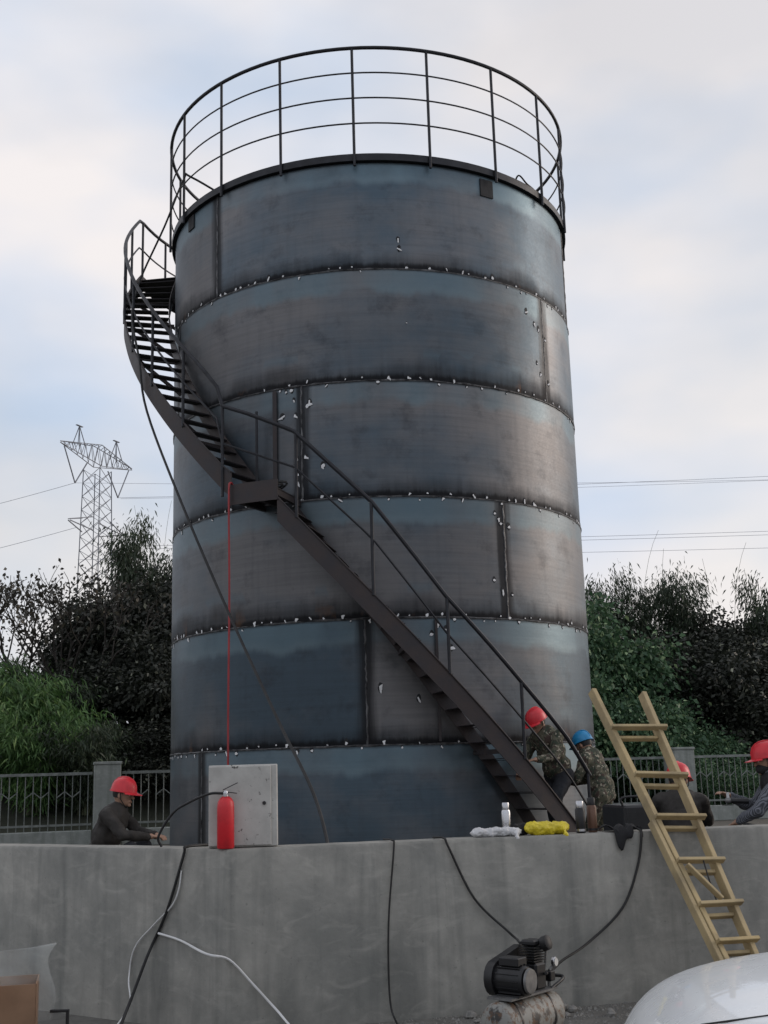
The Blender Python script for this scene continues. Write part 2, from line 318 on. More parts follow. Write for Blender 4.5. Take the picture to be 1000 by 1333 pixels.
# ------------------------------------------------------------------ mesh helpers
def rot_to(d):
    return Vector(d).to_track_quat('Z', 'Y').to_matrix()
class MB:
    def __init__(s): s.v = []; s.f = []; s.uv = None
    def add(s, vs, fs):
        b = len(s.v); s.v += [tuple(x) for x in vs]; s.f += [tuple(i + b for i in f) for f in fs]; return s
    def box(s, c, size, rot=None):
        c = Vector(c); hx, hy, hz = (x / 2 for x in size); rot = rot or Matrix.Identity(3)
        vs = [c + rot @ Vector((x, y, z)) for x in (-hx, hx) for y in (-hy, hy) for z in (-hz, hz)]
        return s.add(vs, [(0, 1, 3, 2), (4, 6, 7, 5), (0, 4, 5, 1), (2, 3, 7, 6), (0, 2, 6, 4), (1, 5, 7, 3)])
    def beam(s, a, b, w, d, side=(0, 0, 1)):
        """rectangular bar a->b: w along cross(dir, side), d along the other"""
        a, b = Vector(a), Vector(b); z = (b - a).normalized(); x = z.cross(Vector(side)).normalized(); y = z.cross(x)
        vs = [p + x * (i * w / 2) + y * (j * d / 2) for p in (a, b) for i, j in ((-1, -1), (1, -1), (1, 1), (-1, 1))]
        return s.add(vs, [(3, 2, 1, 0), (4, 5, 6, 7), (0, 1, 5, 4), (1, 2, 6, 5), (2, 3, 7, 6), (3, 0, 4, 7)])
    def tube(s, path, r, n=8, closed=False, caps=True):
        P = [Vector(p) for p in path]; N = len(P); rs = r if isinstance(r, (list, tuple)) else [r] * N
        prev = None; vs = []
        for i, p in enumerate(P):
            if closed: t = P[(i + 1) % N] - P[i - 1]
            else: t = P[min(i + 1, N - 1)] - P[max(i - 1, 0)]
            if t.length < 1e-9: t = Vector((0, 0, 1))
            t.normalize()
            if prev is None: a = t.orthogonal().normalized()
            else:
                a = prev - t * prev.dot(t)
                a = a.normalized() if a.length > 1e-6 else t.orthogonal().normalized()
            prev = a; b = t.cross(a)
            vs += [p + (a * math.cos(k * math.tau / n) + b * math.sin(k * math.tau / n)) * rs[i] for k in range(n)]
        fs = []
        for i in range(N if closed else N - 1):
            j = (i + 1) % N
            for k in range(n): fs.append((i * n + k, i * n + (k + 1) % n, j * n + (k + 1) % n, j * n + k))
        if caps and not closed:
            fs.append(tuple(range(n - 1, -1, -1))); fs.append(tuple((N - 1) * n + k for k in range(n)))
        return s.add(vs, fs)
    def lathe(s, prof, c=(0, 0, 0), n=24, rot=None, sx=1.0, sy=1.0):
        c = Vector(c); rot = rot or Matrix.Identity(3); vs = []; fs = []; m = len(prof)
        for r, z in prof:
            for k in range(n):
                a = k * math.tau / n; vs.append(c + rot @ Vector((r * math.cos(a) * sx, r * math.sin(a) * sy, z)))
        for i in range(m - 1):
            for k in range(n): fs.append((i * n + k, i * n + (k + 1) % n, (i + 1) * n + (k + 1) % n, (i + 1) * n + k))
        fs.append(tuple(range(n - 1, -1, -1))); fs.append(tuple((m - 1) * n + k for k in range(n)))
        return s.add(vs, fs)
    def ball(s, c, r, n=14, m=8, rot=None):
        r = (r, r, r) if not isinstance(r, (tuple, list)) else r
        prof = [(math.sin(max(0.02, i * math.pi / m)) if 0 < i < m else 0.02, -math.cos(i * math.pi / m)) for i in range(m + 1)]
        c = Vector(c); rot = rot or Matrix.Identity(3); vs = []; fs = []
        for pr, pz in prof:
            for k in range(n):
                a = k * math.tau / n; vs.append(c + rot @ Vector((pr * math.cos(a) * r[0], pr * math.sin(a) * r[1], pz * r[2])))
        for i in range(m):
            for k in range(n): fs.append((i * n + k, i * n + (k + 1) % n, (i + 1) * n + (k + 1) % n, (i + 1) * n + k))
        fs.append(tuple(range(n - 1, -1, -1))); fs.append(tuple(m * n + k for k in range(n)))
        return s.add(vs, fs)
    def caps(s, a, b, ra, rb, n=12):
        a, b = Vector(a), Vector(b); d = (b - a); L = d.length
        if L < 1e-6: return s.ball(a, ra)
        prof = [(ra * math.sin(t), -ra * math.cos(t)) for t in (0.05, 0.5, 1.0, 1.57)] + [(rb * math.sin(t), L - rb * math.cos(t)) for t in (1.57, 2.1, 2.6, 3.09)]
        return s.lathe(prof, a, n, rot_to(d))
    def mesh(s, name, smooth=None, bevel=0.0):
        me = bpy.data.meshes.new(name); me.from_pydata([tuple(v) for v in s.v], [], s.f); me.update()
        bm = bmesh.new(); bm.from_mesh(me); bmesh.ops.recalc_face_normals(bm, faces=bm.faces)
        if bevel: bmesh.ops.bevel(bm, geom=bm.edges[:], offset=bevel, segments=1, affect='EDGES', clamp_overlap=True)
        bm.to_mesh(me); bm.free()
        if smooth is not None:
            me.shade_smooth(); me.set_sharp_from_angle(angle=R_(smooth))
        return me
def link(name, me, mat, parent=None):
    o = bpy.data.objects.new(name, me); COL.objects.link(o)
    if mat is not None and me is not None and not me.materials: me.materials.append(mat if not isinstance(mat, str) else M[mat])
    if parent is not None: o.parent = parent
    return o
def part(name, mb, mat, parent=None, smooth=35, bevel=0.0):
    return link(name, mb.mesh(name, smooth, bevel), mat, parent)
def tag(o, label, cat, group=None):
    o['label'] = label; o['category'] = cat
    if group: o['group'] = group
    return o
def thing(name, label, cat, loc=(0, 0, 0), rz=0.0, group=None):
    o = bpy.data.objects.new(name, None); COL.objects.link(o); o.location = loc; o.rotation_euler = (0, 0, rz); o.empty_display_size = 0.2
    return tag(o, label, cat, group)
def struct(name, mb, mat, smooth=None):
    o = part(name, mb, mat, None, smooth); o['kind'] = 'structure'; return o
def spline(pts, n=8):
    P = [Vector(p) for p in pts]; P = [P[0] * 2 - P[1]] + P + [P[-1] * 2 - P[-2]]; o = []
    for i in range(1, len(P) - 2):
        for k in range(n):
            t = k / n; a, b, c, d = P[i - 1], P[i], P[i + 1], P[i + 2]
            o.append(0.5 * (2 * b + (c - a) * t + (2 * a - 5 * b + 4 * c - d) * t * t + (3 * b - a - 3 * c + d) * t ** 3))
    o.append(P[-2]); return o
def remeshed(name, mb, mat, parent, voxel=0.012, smooth_it=4, wrinkle=0.0, wscale=0.1):
    me = bpy.data.meshes.new(name); me.from_pydata([tuple(v) for v in mb.v], [], mb.f); me.update()
    o = bpy.data.objects.new(name, me); COL.objects.link(o)
    m = o.modifiers.new('r', 'REMESH'); m.mode = 'VOXEL'; m.voxel_size = voxel; m.use_smooth_shade = True
    if smooth_it:
        sm = o.modifiers.new('s', 'SMOOTH'); sm.factor = 0.5; sm.iterations = smooth_it
    if wrinkle:
        t = bpy.data.textures.get('folds%g' % wscale)
        if not t: t = bpy.data.textures.new('folds%g' % wscale, 'CLOUDS'); t.noise_scale = wscale; t.noise_depth = 2
        d = o.modifiers.new('d', 'DISPLACE'); d.texture = t; d.strength = wrinkle; d.mid_level = 0.5; d.texture_coords = 'LOCAL'
    dg = bpy.context.evaluated_depsgraph_get(); ev = o.evaluated_get(dg)
    me2 = bpy.data.meshes.new_from_object(ev); me2.name = name
    o.modifiers.clear(); o.data = me2; bpy.data.meshes.remove(me)
    if not me2.materials: me2.materials.append(M[mat] if isinstance(mat, str) else mat)
    me2.shade_smooth()
    if parent is not None: o.parent = parent
    return o

# ------------------------------------------------------------------ place constants
TX, TY, TR = -0.1094, 16.4777, 2.85       # tank axis and radius
GZ = -0.20                                 # ground outside the wall
ZI = 0.46                                  # ground level inside the bund wall
RIM = 9.112; COURSE = 1.442
def cyl(phi_deg, r, z):
    a = R_(phi_deg); return Vector((TX + r * math.sin(a), TY - r * math.cos(a), z))
WA = Vector((-1.236, 9.078, 0)); WB = Vector((3.10, 10.15, 0))      # front face line of the wall (corner, right)
wd = (WB - WA).normalized(); wn_ = Vector((-wd.y, wd.x, 0))        # along the wall, into the yard
wl = (Vector((-3.38, 10.54, 0)) - WA).normalized(); wln = Vector((wl.y, -wl.x, 0)) * 1.0
if wln.y < 0: wln = -wln
WT = 1.08; WTH = 0.28
def onwall(t, out=0.0, z=WT):               # t metres along the right-hand wall from the corner, out metres in front of it
    p = WA + wd * t - wn_ * out; return Vector((p.x, p.y, z))

# ------------------------------------------------------------------ ground, yard, hillside
g = MB(); g.add([(-900, -900, GZ), (900, -900, GZ), (900, 900, GZ), (-900, 900, GZ)], [(0, 1, 2, 3)]); struct('ground', g, 'ground')
def fence_y(x): return 21.3 + 0.278 * (x + 6.2)
wr = WA + wd * 26; wlft = WA + wl * 26
ia = WA + (wn_ + wln) * 0.14
g = MB()
front = [wlft + wln * 0.14, ia, wr + wn_ * 0.14]
vs = [(p.x, p.y, ZI) for p in front] + [(60, 60, ZI), (-60, 60, ZI)]
g.add(vs, [(0, 1, 2, 3, 4)]); struct('yard', g, 'yard')
def hill_z(x, y):
    d = y - (fence_y(max(-30, min(30, x))) + 0.9); t = max(0.0, min(1.0, d / 9.0)); s = t * t * (3 - 2 * t)
    n = math.sin(x * 0.6 + y * 0.3) * 0.15 + math.sin(x * 0.23 - y * 0.5 + 2) * 0.2
    return ZI + 0.004 + s * (2.6 + n)
g = MB(); nx, ny = 70, 40
for j in range(ny):
    for i in range(nx):
        x = -60 + 120 * i / (nx - 1); y0 = fence_y(max(-30, min(30, x))) + 0.9; y = y0 + 45 * (j / (ny - 1)) ** 1.6
        g.v.append((x, y, hill_z(x, y)))
for j in range(ny - 1):
    for i in range(nx - 1): g.f.append((j * nx + i, j * nx + i + 1, (j + 1) * nx + i + 1, (j + 1) * nx + i))
struct('hillside', g, 'hill', 60)

# ------------------------------------------------------------------ bund wall
def wall_prism(name, pts_front, pts_back, mat, label):
    g = MB(); n = len(pts_front)
    for pf, pb in zip(pts_front, pts_back):
        j1, j2 = rw.uniform(-.006, .002) - (0.012 if rw.random() < .06 else 0), rw.uniform(-.006, .002); e = (pb - pf) * (rw.uniform(0, .02))
        g.v += [(pf.x, pf.y, GZ - 0.1), (pf.x, pf.y, WT - .022 + j1), (pf.x + e.x + (pb.x - pf.x) * .04, pf.y + e.y + (pb.y - pf.y) * .04, WT - .001 + j1 * .3), (pb.x, pb.y, WT - .001 + j2 * .3), (pb.x, pb.y, GZ - 0.1)]
    for i in range(n - 1):
        a, b = i * 5, i * 5 + 5
        for k in range(5): g.f.append((a + k, a + (k + 1) % 5, b + (k + 1) % 5, b + k))
    g.f.append((0, 1, 2, 3, 4)); g.f.append(tuple((n - 1) * 5 + k for k in (4, 3, 2, 1, 0)))
    o = part(name, g, mat, None, 40); return tag(o, label, 'wall')
mitre = (wn_ + wln); mitre = mitre / (mitre.dot(wn_))
fr = []; bk = []
rw = random.Random(77)
for t in [26 - 25.6 * i / 160 for i in range(161)]: fr.append(WA + wl * t); bk.append(WA + wl * t + wln * WTH)
fr.append(WA.copy()); bk.append(WA + mitre * WTH)
for t in [0.4 + 25.6 * i / 160 for i in range(161)]: fr.append(WA + wd * t); bk.append(WA + wd * t + wn_ * WTH)
wall_prism('concrete_wall', fr, bk, 'wall', 'low grey rendered concrete wall running in front of the steel tank')

# ------------------------------------------------------------------ the tank
tank = thing('storage_tank', 'tall bare steel cylindrical storage tank with dark welded seams', 'tank', (TX, TY, ZI))
def tpart(name, mb, mat, smooth=30, bevel=0):
    o = part(name, mb, mat, None, smooth, bevel); o.parent = tank; o.matrix_parent_inverse = Matrix.Translation((-TX, -TY, -ZI)); return o
seam0 = [-43.9, 52.7, -17.5, 33.1, -3.0, 70.0]
rad_off = [0.0, 0.004, -0.002, 0.003, 0.0, 0.002]
def shell_plate(phi0, arc, z0, z1, r):
    n = 44; g = MB(); uvs = []
    for i in range(n + 1):
        a = phi0 + arc * i / n
        for rr in (r, r - 0.010):
            g.v.append(tuple(cyl(a, rr, z0))); g.v.append(tuple(cyl(a, rr, z1)))
    for i in range(n):
        a, b = i * 4, i * 4 + 4
        g.f += [(a, b, b + 1, a + 1), (a + 2, a + 3, b + 3, b + 2), (a + 1, b + 1, b + 3, a + 3), (a, a + 2, b + 2, b)]
    g.f += [(0, 1, 3, 2), (n * 4, n * 4 + 2, n * 4 + 3, n * 4 + 1)]
    me = bpy.data.meshes.new('shell_plate'); me.from_pydata(g.v, [], g.f)
    uv = me.uv_layers.new(name='UVMap'); L = R_(arc) * r
    for poly in me.polygons:
        for li in poly.loop_indices:
            vi = me.loops[li].vertex_index; i = vi // 4
            uv.data[li].uv = (L * i / n, 0.0 if vi % 2 == 0 else z1 - z0)
    me.update(); me.shade_smooth(); me.set_sharp_from_angle(angle=R_(30))
    o = link('shell_plate', me, 'steel'); o.parent = tank; o.matrix_parent_inverse = Matrix.Translation((-TX, -TY, -ZI)); return o
for c in range(6):
    z1 = RIM - c * COURSE; z0 = z1 - COURSE; gap = 0.16
    for k in range(3):
        shell_plate(seam0[c] + 120 * k + gap / 2, 120 - gap, z0 + 0.006, z1 - 0.006, TR + rad_off[c])
    # vertical weld beads
    for k in range(3):
        a = seam0[c] + 120 * k; rng = random.Random(c * 7 + k)
        pts = [cyl(a + rng.uniform(-0.12, 0.12), TR - 0.001, z0 + COURSE * j / 30) for j in range(31)]
        w = [0.011 + rng.uniform(-0.003, 0.004) for _ in pts]
        tpart('weld_bead', MB().tube(pts, w, 6), 'weld')
for c in range(1, 6):
    z = RIM - c * COURSE; rng = random.Random(c)
    pts = [cyl(j * 2.0, TR - 0.001 + rng.uniform(-0.001, 0.002), z + rng.uniform(-0.003, 0.003)) for j in range(180)]
    tpart('weld_bead', MB().tube(pts, [0.011 + rng.uniform(-0.004, 0.005) for _ in pts], 6, closed=True), 'weld')
# rim flange, roof
def ring(r0, r1, z0, z1, n=120):
    g = MB()
    for k in range(n):
        a = 360 * k / n
        for r, z in ((r0, z0), (r1, z0), (r1, z1), (r0, z1)): g.v.append(tuple(cyl(a, r, z)))
    for k in range(n):
        a, b = k * 4, ((k + 1) % n) * 4
        for q in range(4): g.f.append((a + q, b + q, b + (q + 1) % 4, a + (q + 1) % 4))
    return g
tpart('rim_flange', ring(TR - 0.03, TR + 0.055, RIM + 0.002, RIM + 0.095), 'railsteel')
g = MB(); n = 72
for k in range(n): g.v.append(tuple(cyl(360 * k / n, TR - 0.03, RIM + 0.03)))
g.v.append((TX, TY, RIM + 0.32))
for k in range(n): g.f.append((k, (k + 1) % n, n))
tpart('roof', g, 'darksteel', 40)
tpart('base_plate', ring(0.2, TR + 0.10, ZI + 0.001, ZI + 0.013), 'darksteel')
# pads welded under the rim
for a, z, w, h in ((33.0, 8.94, 0.20, 0.24), (-57.3, 9.0, 0.18, 0.20)):
    g = MB()
    rot = Matrix.Rotation(R_(a), 3, 'Z')
    g.box(cyl(a, TR + 0.008, z), (w, 0.012, h), rot); tpart('backing_pad', g, 'scorch', 30)
# upright flat bar on the shell beside the lower flight and lugs
g = MB(); g.beam(cyl(13.6, TR + 0.02, 1.93), cyl(13.6, TR + 0.02, 3.32), 0.03, 0.045, (0, 1, 0)); tpart('shell_stiffener', g, 'darksteel')
g = MB(); g.beam(cyl(-24.5, TR + 0.02, 4.82), cyl(-24.5, TR + 0.02, 6.20), 0.05, 0.03, (0, 1, 0)); tpart('shell_stiffener', g, 'darksteel')
# white marks of scraped tack welds
tm = []
for k in range(6):
    rng = random.Random(40 + k); g = MB(); n = 7
    w, h = rng.uniform(0.015, 0.028), rng.uniform(0.019, 0.038)
    rr = [(rng.uniform(0.35, 1.15) * w, rng.uniform(0.35, 1.15) * h) for _ in range(n)]
    for y in (0.004, -0.004):
        for i in range(n): g.v.append((rr[i][0] * math.cos(i * math.tau / n), y, rr[i][1] * math.sin(i * math.tau / n)))
    g.f += [tuple(range(n)), tuple(range(2 * n - 1, n - 1, -1))] + [(i, i + n, (i + 1) % n + n, (i + 1) % n) for i in range(n)]
    tm.append(g.mesh('tack_mark', 60))
sc_me = []
for k in range(4):
    rng = random.Random(90 + k); g = MB(); n = 9
    rr = [(rng.uniform(0.5, 1.0) * 0.026, rng.uniform(0.6, 1.0) * 0.040) for _ in range(n)]
    for y in (0.0016, -0.002):
        for i in range(n): g.v.append((rr[i][0] * math.cos(i * math.tau / n), y, rr[i][1] * math.sin(i * math.tau / n) + 0.012))
    g.f += [tuple(range(n)), tuple(range(2 * n - 1, n - 1, -1))] + [(i, i + n, (i + 1) % n + n, (i + 1) % n) for i in range(n)]
    sc_me.append(g.mesh('scorch_mark', 60))
def tack(phi, z, s=1.0, rng=random, tilt=None, course=None, scorch=True):
    ci = max(0, min(5, int((RIM - z) / COURSE)))
    r = TR + rad_off[ci]
    m0 = Matrix.Translation(cyl(phi, r + 0.004, z)) @ Matrix.Rotation(R_(phi), 4, 'Z')
    if scorch:
        o = link('scorch_mark', rng.choice(sc_me), 'scorch'); o.matrix_world = Matrix.Translation(cyl(phi, r + 0.0012, z)) @ Matrix.Rotation(R_(phi), 4, 'Z') @ Matrix.Diagonal((s, 1, s, 1))
        o.parent = tank; o.matrix_parent_inverse = Matrix.Translation((-TX, -TY, -ZI))
    o = link('tack_mark', rng.choice(tm), 'tack')
    o.matrix_world = m0 @ Matrix.Rotation(rng.uniform(-1.2, 1.2) if tilt is None else tilt, 4, 'Y') @ Matrix.Diagonal((s, 1, s * (1.0 if tilt is None else 2.2), 1))
    o.parent = tank; o.matrix_parent_inverse = Matrix.Translation((-TX, -TY, -ZI))
rng = random.Random(3)
for c in range(1, 6):
    z = RIM - c * COURSE; a = -80.0
    while a < 80:
        a += rng.uniform(1.6, 5.2)
        if -15 < a < 12 and c == 1 and rng.random() < 0.4: continue
        if -58 < a < -30 and c == 2: continue
        tack(a, z + rng.choice((0.03, 0.03, -0.035)) + rng.uniform(-0.012, 0.012), rng.uniform(0.5, 1.3), rng)
for c, ks in ((2, [(-19.4, 6.05), (-15.4, 6.0), (-16.0, 5.96), (-19.0, 5.85), (-18.8, 5.3), (-16.4, 5.32), (-18.6, 5.12), (-19.2, 5.22), (-18.5, 5.0), (-12.0, 5.2), (-22.8, 5.85), (-21.5, 6.17), (-24.6, 6.12), (-20, 6.18)]),
              (3, [(30.5, 4.62), (31.6, 4.55), (32.2, 4.50), (34.6, 4.47), (29.4, 3.8), (31.8, 3.66), (34.6, 3.64)]),
              (1, [(45.3, 7.38), (48.6, 7.25), (50.4, 7.20), (53.5, 7.10), (48.8, 6.72), (50.2, 6.58), (54.0, 6.5)]),
              (0, [(7.7, 8.05), (7.9, 7.93)]), (4, [(9.0, 2.4), (0.2, 2.52), (16.0, 3.2), (12.5, 3.15), (14.2, 3.25)])):
    for a, z in ks: tack(a, z, rng.uniform(0.9, 1.5), rng)
tack(9.1, 6.96, 0.5, rng)
for a, z, t in ((-22.5, 5.86, 1.2), (-15.5, 5.97, 1.2), (-12.3, 5.19, 0.1), (0.3, 2.55, 0.1), (17.2, 2.98, 1.4)): tack(a, z, 1.3, rng, t)

# ------------------------------------------------------------------ guard railing on the roof
rail = thing('guard_railing', 'dark pipe guard railing ringing the top of the tank', 'railing', (TX, TY, RIM))
def rpart(root, name, mb, mat, smooth=40, bevel=0):
    o = part(name, mb, mat, None, smooth, bevel); o.parent = root; o.matrix_parent_inverse = Matrix.Translation(root.location).inverted() ; return o
RR = 2.925
rpart(rail, 'top_rail', MB().tube([cyl(k * 3, RR, 10.68) for k in range(120)], 0.024, 8, closed=True), 'railsteel')
for z in (10.325, 9.97, 9.615):
    rpart(rail, 'mid_rail', MB().tube([cyl(k * 3, RR, z) for k in range(120)], 0.011, 6, closed=True), 'railsteel')
for k in range(19):
    a = -2.6 + 360 / 19 * k
    if 255 < a % 360 < 262: continue
    rpart(rail, 'post', MB().tube([cyl(a, RR, 9.03), cyl(a, RR, 10.675)], 0.0185, 8), 'railsteel')

# ------------------------------------------------------------------ spiral staircase
st = thing('spiral_staircase', 'dark steel staircase winding up around the tank', 'staircase', (TX, TY, ZI))
RO, RI = 3.56, 2.94; K = 0.0673
def z_low(p): return 0.46 + (45.06 - p) * K           # nominal line of the lower flight (top edge of stringer)
UPL = [(-28.0, 5.06), (-50.0, 6.45), (-70.0, 7.68), (-99.0, 9.20), (-130.0, 9.20)]
def z_up(p):                                          # top edge of the upper flight's stringer
    if p > -28: return 5.06
    for (a, za), (b, zb) in zip(UPL[:-1], UPL[1:]):
        if b <= p <= a: return za + (zb - za) * (a - p) / (a - b)
    return 9.20
def strip(phis, zt, r, depth, th=0.010):
    g = MB()
    for p in phis:
        z = zt(p); z2 = max(z - depth, ZI + 0.002)
        for rr in (r - th, r):
            g.v.append(tuple(cyl(p, rr, z2))); g.v.append(tuple(cyl(p, rr, z)))
    n = len(phis)
    for i in range(n - 1):
        a, b = i * 4, i * 4 + 4
        g.f += [(a, b, b + 1, a + 1), (a + 2, a + 3, b + 3, b + 2), (a + 1, b + 1, b + 3, a + 3), (a, a + 2, b + 2, b)]
    g.f += [(0, 1, 3, 2), ((n - 1) * 4, (n - 1) * 4 + 2, (n - 1) * 4 + 3, (n - 1) * 4 + 1)]
    return g
def frange(a, b, n): return [a + (b - a) * i / (n - 1) for i in range(n)]
rpart(st, 'outer_stringer', strip(frange(43.4, -18.0, 40), z_low, RO, 0.29), 'darksteel')
rpart(st, 'inner_stringer', strip(frange(43.4, -18.0, 40), z_low, RI, 0.26), 'darksteel')
rpart(st, 'outer_stringer', strip(frange(-27.6, -99.0, 46), z_up, RO, 0.30), 'darksteel')
rpart(st, 'inner_stringer', strip(frange(-27.6, -99.0, 46), z_up, RI, 0.28), 'darksteel')
# stringer flanges (channel lips) catch a thin line of light
for fn, a0, a1 in ((z_low, 43.4, -18.0), (z_up, -27.6, -99.0)):
    rpart(st, 'stringer_lip', MB().tube([cyl(p, RO + 0.008, fn(p) - 0.004) for p in frange(a0, a1, 40)], 0.010, 6), 'darksteel')
def tread(p, z, dp, front):
    g = MB(); th = 0.006; r0, r1 = RI + 0.004, RO - 0.012
    A = [cyl(p + dp / 2, r0, z), cyl(p + dp / 2, r1, z), cyl(p - dp / 2, r1, z), cyl(p - dp / 2, r0, z)]
    g.v += [tuple(v) for v in A] + [(v.x, v.y, v.z - th) for v in A]
    g.f += [(0, 1, 2, 3), (7, 6, 5, 4), (0, 4, 5, 1), (1, 5, 6, 2), (2, 6, 7, 3), (3, 7, 4, 0)]
    for e in (dp / 2,):
        a, b = cyl(p + e, r0, z - 0.02), cyl(p + e, r1, z - 0.02); g.beam(a, b, 0.006, 0.04, (1, 0, 0) if abs((b - a).normalized().x) < 0.7 else (0, 1, 0))
    return g
nlow = 22
for i in range(nlow):
    p = 43.6 - (i + 0.75) * (61.0 / nlow); rpart(st, 'tread', tread(p, z_low(p) - 0.10, 3.9, 0), 'plate', 30)
nup = 22
for i in range(nup):
    p = -28.6 - (i + 0.5) * (69.5 / nup); rpart(st, 'tread', tread(p, z_up(p) - 0.10, 2.7, 0), 'plate', 30)
def sector(p0, p1, r0, r1, z, th, n=14):
    g = MB(); ph = frange(p0, p1, n)
    for p in ph:
        for r in (r0, r1): g.v += [tuple(cyl(p, r, z - th)), tuple(cyl(p, r, z))]
    for i in range(n - 1):
        a, b = i * 4, i * 4 + 4
        g.f += [(a, a + 1, b + 1, b), (a + 2, b + 2, b + 3, a + 3), (a + 1, a + 3, b + 3, b + 1), (a, b, b + 2, a + 2)]
    g.f += [(0, 2, 3, 1), ((n - 1) * 4, (n - 1) * 4 + 1, (n - 1) * 4 + 3, (n - 1) * 4 + 2)]
    return g
LZ = 4.80
rpart(st, 'landing', sector(-17.8, -28.2, RI - 0.05, RO, LZ, 0.012), 'plate')
rpart(st, 'landing_edge', strip(frange(-17.8, -28.2, 10), lambda p: LZ + 0.10, RO + 0.012, 0.24), 'darksteel')
for p in (-18.3, -23, -27.8): rpart(st, 'landing_beam', MB().beam(cyl(p, TR + 0.01, LZ - 0.05), cyl(p, RO - 0.01, LZ - 0.05), 0.05, 0.07, (0, 0, 1)), 'darksteel')
PZ = 9.10
rpart(st, 'top_platform', sector(-98.5, -128.0, RI + 0.0, RO, PZ, 0.012, 30), 'plate')
rpart(st, 'platform_edge', strip(frange(-99.0, -128.0, 30), lambda p: PZ + 0.10, RO + 0.012, 0.22), 'darksteel')
# brackets under the flights, from shell to outer stringer
for p, fn in ((36, z_low), (22, z_low), (5, z_low), (-40, z_up), (-52, z_up), (-64, z_up), (-78, z_up), (-90, z_up)):
    z = fn(p) - 0.22
    rpart(st, 'bracket', MB().beam(cyl(p, TR + 0.01, z), cyl(p, RO - 0.012, z), 0.05, 0.05), 'darksteel')
    if fn is z_up: rpart(st, 'bracket', MB().beam(cyl(p, TR + 0.01, z - 0.45), cyl(p, RO - 0.1, z - 0.03), 0.04, 0.04), 'darksteel')
# handrails
HR = RO + 0.005
hr_low = [(41.5, 1.50), (36.1, 1.92), (26.1, 2.56), (12.4, 3.49), (-0.4, 4.56), (-14.5, 5.44)]
hr = []
for (a, za), (b, zb) in zip(hr_low[:-1], hr_low[1:]):
    for k in range(5): hr.append((a + (b - a) * k / 5, za + (zb - za) * k / 5))
hr += [(-14.5, 5.44), (-18, 5.55), (-24, 5.73), (-29.6, 5.88)]
rpart(st, 'handrail', MB().tube([cyl(a, HR, z) for a, z in hr], 0.024, 8), 'railsteel')
hu = [(-29.6, 5.88)] + [(p, min(10.08, z_up(p) + 0.94 - 0.08 * max(0, 1 - abs(p + 29) / 6))) for p in frange(-31, -100, 26)] + [(p, 10.08) for p in frange(-103, -127.6, 8)]
rpart(st, 'handrail', MB().tube([cyl(a, HR, z) for a, z in hu], 0.024, 8), 'railsteel')
def midz(a):
    for (a0, z0), (a1, z1) in zip(hr_low[:-1], hr_low[1:]):
        if a1 <= a <= a0: return (z0 + (z1 - z0) * (a0 - a) / (a0 - a1)) - 0.42
    return 5.0
rpart(st, 'mid_rail', MB().tube([cyl(a, HR, midz(a)) for a in frange(41.3, -14.4, 24)] + [cyl(-29.6, HR, 5.42)], 0.013, 6), 'railsteel')
rpart(st, 'mid_rail', MB().tube([cyl(-29.6, HR, 5.42)] + [cyl(p, HR, min(9.62, z_up(p) + 0.5)) for p in frange(-31, -97, 24)] + [cyl(p, HR, 9.62) for p in frange(-100, -127.6, 9)], 0.013, 6), 'railsteel')
for a, z0, z1 in [(41.0, z_low(41), 1.53), (26.3, z_low(26.3), 2.55), (12.6, z_low(12.4), 3.49), (-0.5, z_low(-0.5), 4.56), (-14.2, z_low(-14.2), 5.44), (-29.6, LZ, 5.88)] + \
        [(p, z_up(p) - 0.05, z_up(p) + 0.93) for p in (-40, -51, -62, -73, -83, -91)] + [(p, PZ, 10.07) for p in (-99.5, -112, -127)]:
    
    rpart(st, 'post', MB().tube([cyl(a, HR, z0 - 0.02), cyl(a, HR, z1)], 0.019, 8), 'railsteel')
# landing inside posts, next to the shell
rpart(st, 'post', MB().tube([cyl(-28.4, RI + 0.03, LZ), cyl(-28.4, RI + 0.03, 5.95)], 0.017, 8), 'railsteel')

# ------------------------------------------------------------------ cables on the tank
def cable(name, pts, r, mat, label, cat='cable', n=6, sm=6, group=None):
    return tag(part(name, MB().tube(spline(pts, sm), r, n), mat, None, 60), label, cat, group)
cable('welding_cable', [cyl(-52, 2.2, RIM + .2), cyl(-56.5, 2.88, 9.66), cyl(-58, 2.96, 9.64), cyl(-62, 3.15, 9.0), cyl(-68, 3.4, 8.3), cyl(-61, 3.60, 7.6), cyl(-56, 3.605, 6.9), cyl(-51.8, 3.605, 6.12), Vector((-2.35, 13.45, 4.72)), Vector((-1.73, 12.95, 3.34)), Vector((-1.1, 12.0, 2.1)), Vector((-0.72, 11.2, 1.42)), Vector((-0.55, 10.6, 0.9)), Vector((-0.5, 10.2, ZI + .02))],
      0.015, 'black', 'black welding cable hanging slantwise from the stairs past the red hose')
pr = [Vector((-1.248, 9.175, 1.66)), Vector((-1.249, 9.19, 2.4)), Vector((-1.30, 9.6, 2.9)), Vector((-1.42, 10.8, 3.6))]
cable('red_hose', [cyl(-27.4, RO - .1, LZ + .03), cyl(-27.5, RO + .03, LZ + .12), cyl(-27.6, RO + .05, LZ - .1), cyl(-27.5, RO + .05, 3.6), cyl(-27.75, RO + .05, 2.3), cyl(-27.7, RO + .06, 1.2), cyl(-27.7, RO + .08, .62), cyl(-27.2, RO + .3, ZI + .02), cyl(-24, RO + .6, ZI + .02)],
      0.013, 'redcable', 'thin red hose hanging straight down from the stair landing', 'hose')
g = MB(); rng = random.Random(5)
